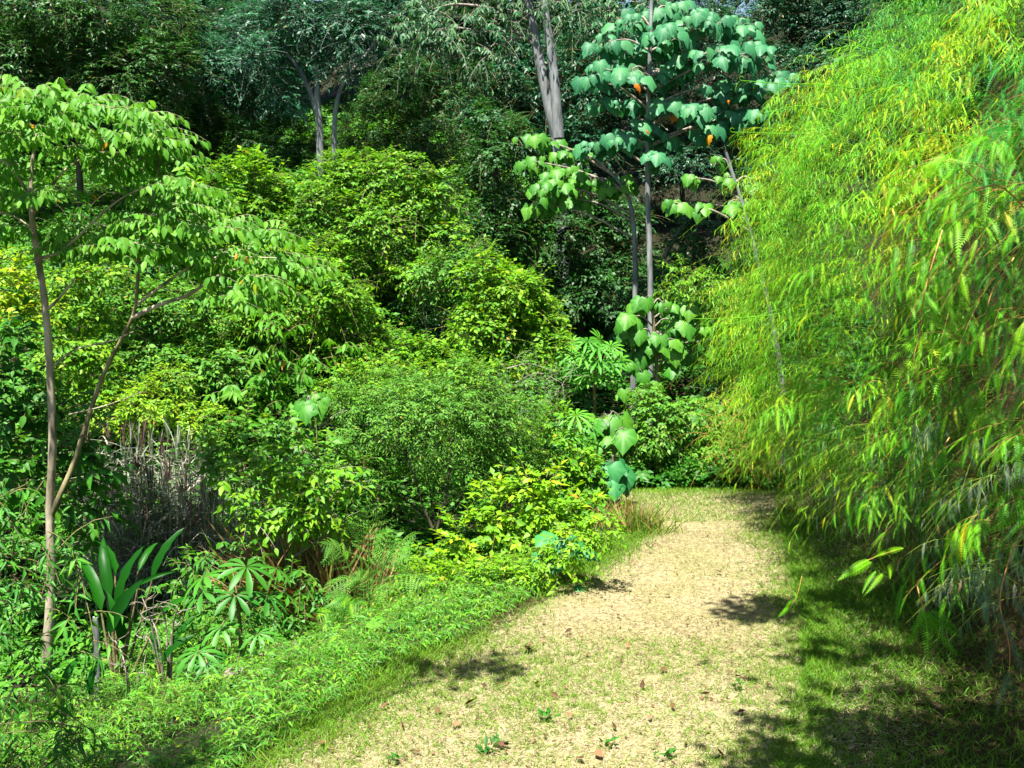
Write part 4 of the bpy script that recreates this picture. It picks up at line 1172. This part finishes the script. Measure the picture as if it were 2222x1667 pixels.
# ------------------------------------------------------------------ feathery tree ferns and undergrowth, left of the path
def frond_fern(label, Yp, base, fr, mat='treefern'):
    b0 = at(base[0], base[1], Yp)
    bz = A([b0[0], Yp, gz(b0[0], Yp)])
    root = empty("tree_fern", bz, label, "fern", "feathery ferns left of the path")
    for (pts, wid, dy) in fr:
        q = [bz] + [at(p[0], p[1], Yp + dy * (k + 1) / len(pts)) for k, p in enumerate(pts)]
        cv = curve(q, 22)
        fb = Bag(); n = len(cv)
        s0 = int(n * .25)
        tg = nrm(np.gradient(cv, axis=0))
        ks = np.linspace(s0, n - 1.01, 13)
        Pc = np.stack([np.interp(ks, np.arange(n), cv[:, q_]) for q_ in range(3)], -1)
        Tg = np.stack([np.interp(ks, np.arange(n), tg[:, q_]) for q_ in range(3)], -1)
        prof = np.sin(np.linspace(.35, math.pi - .12, len(ks)))
        side = nrm(np.cross(Tg, A([0, -.5, 1])))
        for s in (-1, 1):
            fb.leaves(COMBLO[0], Pc, side * s + Tg * .45 + A([0, 0, -.15]), np.cross(Tg, side) * -1 + .2 * rdir(len(ks)), wid * (prof + .08), rng.random(len(ks)), .85)
        fb.tube(cv, np.linspace(.010, .003, n), 5, .3)
        fb.build("frond", M[mat], root)


frond_fern("feathery fern with arching fronds between the pale leaved shrub and the yellow bush", 11.9, (800, 1310),
           [([(800, 1230), (800, 1150), (795, 1090)], .30, -.2), ([(830, 1240), (870, 1180), (900, 1160)], .28, -.3), ([(760, 1240), (730, 1190), (700, 1180)], .26, -.2), ([(830, 1270), (890, 1250), (930, 1270)], .24, -.5), ([(780, 1270), (740, 1260), (700, 1290)], .24, -.4), ([(810, 1250), (830, 1200), (850, 1140)], .28, .1)])
frond_fern("lower feathery fern below the arching one", 11.6, (790, 1370),
           [([(800, 1310), (820, 1280), (850, 1275)], .22, -.2), ([(770, 1310), (740, 1290), (705, 1310)], .22, -.3), ([(790, 1300), (785, 1260), (770, 1245)], .22, 0), ([(820, 1330), (860, 1320), (890, 1345)], .2, -.3)])
frond_fern("bright fern at the gully rim right of the pale stone", 11.0, (740, 1390),
           [([(735, 1350), (715, 1330), (690, 1345)], .2, -.2), ([(745, 1340), (760, 1310), (790, 1315)], .2, -.2), ([(740, 1340), (735, 1310), (725, 1300)], .2, .1)], 'cover')

# narrow leaved thicket bottom left
BG = "narrow leaved bushes at the left edge"
for (lab, Yp, cl, mt, tn) in [
        ("narrow leaved bamboo like bush at the left edge below the dark shrub", 9.6, [(20, 1120, 50), (70, 1170, 50), (10, 1210, 50), (50, 1260, 45), (30, 1060, 40), (170, 1230, 30)], 'bamboo', (0, .85)),
        ("narrow leaved bush around the lower part of the pale trunk", 9.4, [(60, 1310, 50), (10, 1360, 50), (170, 1330, 35), (180, 1400, 40), (50, 1420, 45), (20, 1290, 40)], 'bamboo', (.1, .95)),
        ("narrow leaved bush in the bottom left corner", 8.0, [(40, 1500, 60), (110, 1540, 55), (30, 1590, 60), (110, 1620, 50), (180, 1600, 45), (20, 1660, 50)], 'bamboo', (.1, .95))]:
    plant("narrow_leaved_bush", lab, "bush", BG, Yp, cl, .14, mt, L5N, .95, 7, .45, .4, .45, tn, 2.2, W=.62, back=.5)

# ground cover on the bank left of the path
b = Bag(); w = Bag()
n = 12000
y = 6.2 + 8.3 * rng.random(n) ** 1.2
e = .22 + 4.6 * rng.random(n) ** 1.25
x = path_left(y) - e
hh = .05 + .42 * sstep(.1, 1.2, e) * rng.random(n)
P = np.stack([x, y, ground(x, y) + hh], -1)
keep = (wav(P, 1.7, 61) > -.75)
P, e2 = P[keep], e[keep]
D = rdir(len(P)); D[:, 2] = .25 + .5 * rng.random(len(P)); D[:, 0] += .25
twigs(b, P, D, .15 + .15 * rng.random(len(P)), 9, .075, [L5N, STRAPS[0], STRAPS[1]], .5, .15, .6, (.05, .95), w, .0022, .9, .8)
o = tag(b.build("undergrowth", M['cover']), "low narrow leaved green ground cover on the bank left of the path", "ground cover", kind="stuff")
tag(w.build("undergrowth_stems", M['stem']), "thin stems of the green ground cover left of the path", "ground cover", kind="stuff")

b = Bag()
n = 36000
x = -22 + 30 * rng.random(n); y = 11.5 + 30 * rng.random(n) ** 1.1
keep = np.where(y < 18.2, path_left(y) - x > .6, x < 1.5) & (np.abs(x) < .52 * y + 1.5)
x, y = x[keep], y[keep]
P = np.stack([x, y, ground(x, y) + .05 + .5 * rng.random(len(x)) * (y > 14)], -1)
D = rdir(len(P)); D[:, 2] = .3 + .6 * rng.random(len(P)); D[:, 1] -= .3
twigs(b, P, D, .3 + .3 * rng.random(len(P)), 8, .12, L5, .35, .15, .5, (.05, .8))
tag(b.build("slope_undergrowth", M['mound2']), "leafy undergrowth covering the slope between the shrubs", "undergrowth", kind="stuff")
b = Bag()
n = 7000
x = 0 + 9 * rng.random(n); y = 18.6 + 12 * rng.random(n)
keep = (x < fern_base(y) + 1.2) & (x > path_left(y) - 8)
x, y = x[keep], y[keep]
P = np.stack([x, y, ground(x, y) + .05 + .4 * rng.random(len(x))], -1)
D = rdir(len(P)); D[:, 2] = .4 + .6 * rng.random(len(P)); D[:, 1] -= .3
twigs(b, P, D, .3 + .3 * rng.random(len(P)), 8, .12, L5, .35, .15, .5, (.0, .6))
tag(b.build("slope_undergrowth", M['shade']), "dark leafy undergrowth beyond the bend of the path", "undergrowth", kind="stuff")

# ------------------------------------------------------------------ fern bank at the right
def bank_pts(n, y0, y1, z0, z1, ypow=1.0):
    y = y0 + (y1 - y0) * rng.random(n) ** ypow
    z = z0 + (z1 - z0) * rng.random(n)
    q = np.stack([y * 0, y, z * 1.3], -1)
    lump = .30 * wav(q, 1.6, 71) + .14 * wav(q, 4.2, 72)
    x = fern_base(y) + fern_off(z) - lump
    return np.stack([x, y, z], -1)


WAVY = [t_hook(.055), t_hook(.045, 7), t_strap(.055, .9, 5, -.06)]
FW, RW = Bag(), Bag()


def tufts(bag, wood, n, y0, y1, z0, z1, R, per, size, tpl, k, tint, depth=(0, .5), W=1.0, hang=.15, sw=.003, sel=None, sp_=.55):
    """fern tufts: from a point in the bank a handful of stems arch out and down, blades in pairs on both sides"""
    P = bank_pts(int(n * 3), y0, y1, z0, z1)
    P[:, 0] += depth[0] + (depth[1] - depth[0]) * rng.random(len(P))
    if sel is not None: P = P[rng.random(len(P)) < sel(P)]
    # thin out to an even but irregular spacing
    keep = []
    for q in P:
        if len(keep) >= n: break
        if not keep or np.min(np.sum((np.array(keep)[-400:] - q) ** 2, 1)) > (R * sp_) ** 2: keep.append(q)
    P = np.array(keep); m = len(P)
    rad = R * (.6 + .8 * rng.random(m))
    out = nrm(np.stack([-.95 + .25 * rng.normal(size=m), -.25 + .4 * rng.normal(size=m), .22 + .25 * rng.normal(size=m)], -1))
    tb = tint[0] + (tint[1] - tint[0]) * np.clip(.5 + .35 * wav(P, 1.3, 90) + .28 * rng.normal(size=m), 0, 1)
    for s in range(per):
        a = nrm(np.cross(out, rdir(m)))
        w_ = (.15 + .75 * rng.random(m))[:, None]
        D = nrm(out + a * w_)
        L = rad * (.7 + .6 * rng.random(m))
        C = P - out * (rad * .55)[:, None] + .08 * rdir(m)
        C[:, 2] += .22 * L
        droop = .55
        for jj in range(k):
            t = .25 + .75 * (jj + rng.random(m) * .6) / k
            Q = C + D * (L * t)[:, None]; Q[:, 2] -= droop * L * t * t
            dh = D.copy(); dh[:, 2] -= 2 * droop * t; dh = nrm(dh)
            side = nrm(np.cross(dh, UP + .01)) * (1 if jj % 2 else -1)
            ld = dh * (.8 if jj < k - 1 else 1.3) + side * (.75 if jj < k - 1 else .1) + .25 * rdir(m)
            ld[:, 2] -= hang * (.5 + rng.random(m))
            nn = nrm(np.cross(side * (1 if jj % 2 else -1), dh)) + .35 * rdir(m) + UP * .6
            ti = np.clip(tb + .16 * rng.normal(size=m), 0, 1)
            bag.leaves(tpl[(jj + s) % len(tpl)], Q, ld, nn, size * (1.1 - .5 * t) * (.75 + .5 * rng.random(m)), ti, W)
        tt = np.linspace(0, 1, 6)[None, :, None]
        Cc = C[:, None] + D[:, None] * L[:, None, None] * tt
        Cc[:, :, 2] -= droop * L[:, None] * tt[..., 0] ** 2
        wood.ribbons(Cc, .5, sw)


hole = lambda P: np.clip(.7 + 1.0 * wav(P, 1.8, 81), .04, 1)
b = Bag()
tufts(b, FW, 420, 9.6, 17.4, 1.0, 6.4, .62, 9, .18, COMBLO + WAVY, 9, (.3, 1), (-.3, .4), .72, sel=hole)
tufts(b, FW, 70, 10, 17.2, 1.4, 7.0, 1.25, 3, .15, WAVY[:2] + COMBLO[:1], 14, (.4, 1), (-.35, .0), .6, .2, .0035)
tufts(b, FW, 60, 9.6, 17.0, 1.2, 6.3, .8, 5, .26, COMBS, 7, (.5, 1), (-.3, .0), .8, .3)
tag(b.build("fern_thicket", M['fern']), "yellow green fern thicket spilling down the bank by the bend", "fern thicket", kind="stuff")
b = Bag()
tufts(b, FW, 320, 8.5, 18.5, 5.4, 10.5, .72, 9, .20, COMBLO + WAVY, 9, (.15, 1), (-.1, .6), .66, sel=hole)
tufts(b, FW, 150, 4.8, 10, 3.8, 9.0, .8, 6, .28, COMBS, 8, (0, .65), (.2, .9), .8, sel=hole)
tufts(b, FW, 110, 9.6, 17.4, 1.0, 6.3, .8, 6, .16, COMBLO + WAVY, 8, (.0, .15), (.6, 1.0), .7)  # backing tufts tinted dark so the gaps between ferns read as shade
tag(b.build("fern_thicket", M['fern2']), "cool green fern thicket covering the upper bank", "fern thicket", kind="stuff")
b = Bag()
tufts(b, RW, 95, 6.0, 11.0, 1.0, 4.8, .62, 5, .33, COMBS, 6, (.2, .95), (-.15, .35), .95, .5, .0035, sel=hole)
tufts(b, RW, 70, 6.0, 11.5, .9, 4.4, .75, 5, .24, COMBS, 6, (.0, .3), (.5, 1.0), .9, .5)  # deeper tufts, dark tint painted in for the shade behind the front blades
tag(b.build("fern_thicket", M['fern']), "green comb leaved fern thicket on the near part of the bank", "fern thicket", kind="stuff")
b = Bag()
tufts(b, FW, 40, 7.0, 15, .8, 1.7, .5, 5, .2, [COMBS[1], COMBS[0], STRAPS[1]], 6, (.1, .97), (0, .5), .85, 1.0)
tufts(b, FW, 14, 7.4, 9.4, .9, 2.2, .5, 6, .19, [COMBS[1], STRAPS[1]], 6, (.3, .97), (-.25, .1), .8, 1.2)
tag(b.build("old_ferns", M['silver']), "silvery and brown old fern blades hanging at the foot of the bank", "old ferns", kind="stuff")
tag(FW.build("fern_stems", M['fernstem']), "thin green stems running through the fern thicket", "fern stems", kind="stuff")
tag(RW.build("fern_stems", M['rust']), "thin rusty stems running through the near ferns", "fern stems", kind="stuff")
plant("fern_clump", "light yellow green feathery fern clump at the end of the bank beyond the bend", "fern", None, 18.6,
      [(1580, 900, 45), (1640, 880, 50), (1600, 975, 45), (1680, 950, 50), (1560, 945, 32), (1700, 1020, 40), (1640, 1000, 40), (1720, 880, 50), (1740, 960, 50)], .15, 'fern', COMBLO + WAVY, .9, 7, .35, .45, .5, (.3, .9), 2.8, stem_mat='rust', area=.2)

# unseen trees added beside the viewpoint, crowns placed to shade both lower corners
def side_tree(label, base, top, cl):
    root = empty("added_shade_tree", (base[0], base[1], gz(base[0], base[1]) - .05), label, "tree", "added trees beside the viewpoint")
    tb = Bag(); p0 = A([base[0], base[1], gz(*base) - .1]); cv = curve([p0, (p0 + A(top)) / 2 + A([.2, -.2, 0]), A(top)], 20)
    tb.tube(cv, np.linspace(.14, .06, len(cv)), 10, .5, .04); tb.build("trunk", M['mossbark'], root, True)
    cb, wb_ = Bag(), Bag()
    fill_clumps(cb, [(A(c[:3]), A([c[3]] * 3)) for c in cl], .18, L5, 1.3, 6, .3, .3, .2, .5, (0, 1), wb_, 2.3)
    for c in cl: q = curve([cv[-4], (cv[-4] + A(c[:3])) / 2 + UP * .1, A(c[:3])], 8); wb_.tube(q, np.linspace(.04, .015, len(q)), 6)
    cb.build("crown", M['forest'], root); wb_.build("branch", M['mossbark'], root)


side_tree("unseen leafy tree added on the bank to shade the foot of the ferns", (4.6, 1.0), (3.2, 3.2, 7.6), [(1.25, 5.2, 7.4, .55), (1.9, 5.7, 7.6, .55), (1.9, 4.9, 7.6, .65), (2.3, 4.4, 7.6, .6), (2.2, 5.9, 7.4, .4), (1.5, 8.6, 7.6, .36), (2.0, 8.9, 7.6, .36), (1.9, 7.2, 7.7, .3)])
side_tree("unseen leafy tree added in the gully to shade the ground cover", (-6.5, 2.2), (-4.6, 4.0, 7.4), [(-5.4, 4.3, 7.6, 1.0), (-6.3, 3.6, 7.4, .9), (-4.4, 4.0, 7.6, .8), (-4.0, 5.2, 7.5, .5), (-1.75, 7.0, 7.6, .2), (-1.4, 7.1, 7.6, .18)])

# single sprays that stand out
def spray(label, Y0, pts, blades_, mat, group, dy=0, stem='rust', r=.006, tpl=COMBS):
    q = [at(p[0], p[1], Y0 + (p[2] if len(p) > 2 else 0)) for p in pts]
    cv = curve(q, 18)
    root = empty("fern_spray", cv[0], label, "fern spray", group)
    sb = Bag(); sb.tube(cv, np.linspace(r, r * .5, len(cv)), 5); sb.build("stem", M[stem], root)
    for (x0, y0, x1, y1, ti) in blades_:
        p0, p1 = at(x0, y0, Y0 - .1), at(x1, y1, Y0 - .25 + .1 * rng.normal())
        d = p1 - p0; L_ = np.linalg.norm(d)
        fb = Bag(); fb.leaves(tpl[rng.integers(0, len(tpl))], p0[None], (d / L_ + A([0, -.15, .22]))[None], A([[.25 * rng.normal() - .2, -.9, .45]]), A([L_ * .95]), A([ti]), .95)
        fb.build("blade", M[mat], root)


NG = "fern sprays standing out of the near bank"
spray("bright spray with a long orange stem and yellow tipped blades in mid bank", 7.6,
      [(2045, 500, .2), (2015, 600), (1998, 680), (1995, 730), (1980, 780)],
      [(2035, 625, 2070, 705, .95), (2030, 635, 2010, 740, .7), (2010, 740, 2055, 800, .97), (1985, 780, 1998, 845, .98), (1980, 780, 1905, 888, .85), (1975, 620, 1978, 695, .85), (2030, 545, 2010, 600, .8), (2020, 700, 2090, 735, .8), (1990, 740, 1935, 790, .6), (2010, 745, 2035, 790, .6)], 'fern', NG)
spray("green spray of paired blades near the right edge below the shiny frond", 7.2,
      [(2200, 560, .3), (2150, 640), (2140, 720), (2135, 800)],
      [(2150, 590, 2225, 660, .35), (2130, 650, 2165, 720, .3), (2200, 650, 2230, 690, .4), (2165, 660, 2120, 730, .2), (2145, 730, 2130, 880, .5), (2120, 740, 2060, 800, .35), (2190, 740, 2230, 760, .5), (2140, 800, 2085, 870, .35), (2170, 700, 2200, 780, .2)], 'fern', NG)
spray("long arching frond with narrow teeth at the right edge", 7.0, [(2250, 480, .3), (2170, 405, .1), (2100, 420)], [(2110, 415, 2215, 490, .45), (2090, 425, 2030, 460, .6), (2160, 430, 2215, 440, .4), (2120, 440, 2060, 500, .5)], 'fern', NG)
spray("yellow green hooked blades above the orange stem", 8.4, [(2130, 400, .2), (2060, 345), (2000, 350)], [(2060, 340, 1990, 370, .8), (2055, 345, 2120, 375, .8), (2010, 400, 1960, 440, .7), (2080, 440, 2050, 490, .8), (2120, 480, 2090, 540, .75), (2075, 480, 2080, 550, .8), (2140, 470, 2180, 520, .6)], 'fern', NG)
spray("blades reaching down over the shaded bank foot right of centre", 7.6, [(2060, 950, .3), (2020, 1010), (1985, 1050)], [(2020, 1000, 2100, 1025, .5), (2010, 1005, 2060, 1085, .45), (2005, 1010, 2020, 1090, .4), (2000, 1020, 1960, 1080, .6), (2030, 990, 1990, 980, .55), (2045, 970, 2035, 1040, .4)], 'fern', NG)
spray("low spray of bright blades hanging over the shadow at the bank foot", 8.0, [(1990, 1270, .3), (2000, 1310), (2010, 1330)], [(2000, 1330, 1975, 1430, .5), (2005, 1330, 2020, 1440, .55), (2010, 1330, 2060, 1450, .45), (2015, 1330, 2075, 1410, .4), (2005, 1320, 1985, 1385, .6), (2020, 1325, 2090, 1370, .35), (1960, 1270, 1935, 1365, .4)], 'fern', NG)
spray("forked spray of lit blades left of the hanging old ferns", 9.0, [(1960, 1190, .3), (1910, 1205), (1870, 1222)], [(1885, 1215, 1815, 1265, .75), (1890, 1220, 1835, 1268, .7), (1900, 1240, 1860, 1290, .6), (1915, 1245, 1885, 1290, .8), (1930, 1225, 1935, 1255, .8), (1960, 1190, 1890, 1215, .8)], 'fern', NG)
spray("shaded spray hanging far down into the bottom right corner", 7.3, [(2200, 1180, .3), (2170, 1300), (2190, 1400), (2190, 1470)], [(2150, 1290, 2130, 1370, .2), (2170, 1330, 2190, 1420, .1), (2160, 1390, 2140, 1470, .2), (2195, 1400, 2230, 1480, .1), (2190, 1460, 2160, 1530, .2), (2195, 1470, 2205, 1560, .15), (2200, 1300, 2235, 1370, .2), (2140, 1280, 2120, 1360, .2)], 'silver', NG)
spray("three bright blades entering at the right edge over the brown soil", 6.9, [(2290, 1000, .2), (2250, 1030), (2230, 1060)], [(2230, 1050, 2190, 1110, .5), (2235, 1085, 2140, 1180, .5), (2240, 1120, 2165, 1165, .55), (2240, 930, 2190, 1010, .6), (2215, 860, 2175, 960, .45)], 'fern', NG)
spray("small bright sprig dangling alone above the path shadow", 10.2, [(1740, 1250, .1), (1730, 1290), (1715, 1320)], [(1725, 1285, 1732, 1312, .6), (1722, 1300, 1705, 1330, .6), (1712, 1318, 1690, 1345, .55), (1722, 1312, 1726, 1332, .7)], 'fern', NG, r=.003)
spray("yellow blades caught in the thicket by the bend", 13.0, [(1720, 820, .2), (1690, 860)], [(1695, 860, 1720, 885, .97), (1690, 862, 1678, 900, .97), (1692, 862, 1700, 895, .95), (1740, 880, 1735, 915, .9), (1850, 900, 1870, 935, .8), (1830, 950, 1850, 985, .95)], 'fern', NG, r=.004)

# thin trailing runners reaching out to the left of the thicket
RG = "thin curling fern runners"
for k, (Y0, pts) in enumerate([(12.5, [(1900, 200), (1800, 185), (1700, 182), (1610, 175)]), (11.0, [(2222, 340), (2080, 250), (1960, 185), (1870, 160)]), (9.5, [(2222, 370), (2120, 310), (2040, 290), (1980, 292)]), (13.0, [(1800, 645), (1690, 680), (1600, 690), (1510, 692)]),
                               (13.2, [(1760, 660), (1680, 675), (1600, 700), (1535, 712)]), (12.6, [(1750, 290), (1680, 290), (1640, 288), (1590, 287)]), (12.8, [(1800, 330), (1700, 320), (1610, 305)]), (13.0, [(1760, 420), (1680, 410), (1620, 440)]),
                               (12.7, [(1830, 250), (1740, 230), (1660, 245)]), (13.2, [(1740, 560), (1670, 570), (1630, 600)]), (12.0, [(1900, 110), (1850, 100), (1790, 112)])]):
    cv = curve([at(p[0], p[1], Y0) for p in pts], 24)
    e = cv[-1]; rr_ = .035
    hook = A([e + A([-rr_ * math.sin(t), 0, rr_ * (math.cos(t) - 1) * -1 - 0]) * (1 - t / 9) for t in np.linspace(.3, 4, 7)])
    sb = Bag(); sb.tube(np.vstack([cv, hook]), np.linspace(.006, .003, len(cv) + 7), 4, .6)
    n_ = 14
    kk = rng.integers(len(cv) // 3, len(cv), n_)
    D = np.stack([-.6 + .5 * rng.normal(size=n_), .4 * rng.normal(size=n_), -.2 + .5 * rng.normal(size=n_)], -1)
    sb.leaves(STRAPS[1], cv[kk], D, UP + .3 * rdir(n_), .12 + .10 * rng.random(n_), .5 + .4 * rng.random(n_), .6)
    tag(sb.build("fern_runner", M['fern']), "thin curling yellow green fern runner reaching left out of the thicket", "fern runner", RG)

# broad blade crossing at the right edge
b = Bag()
b.leaves(t_paddle(.10, .1), at(2230, 285, 8.5)[None], A([[-1, -.1, .05]]), A([[0, -.6, .8]]), A([.34]), A([.9]))
tag(b.build("broad_leaf", M['paddle']), "single broad shiny leaf poking from the upper right edge of the ferns", "leaf")
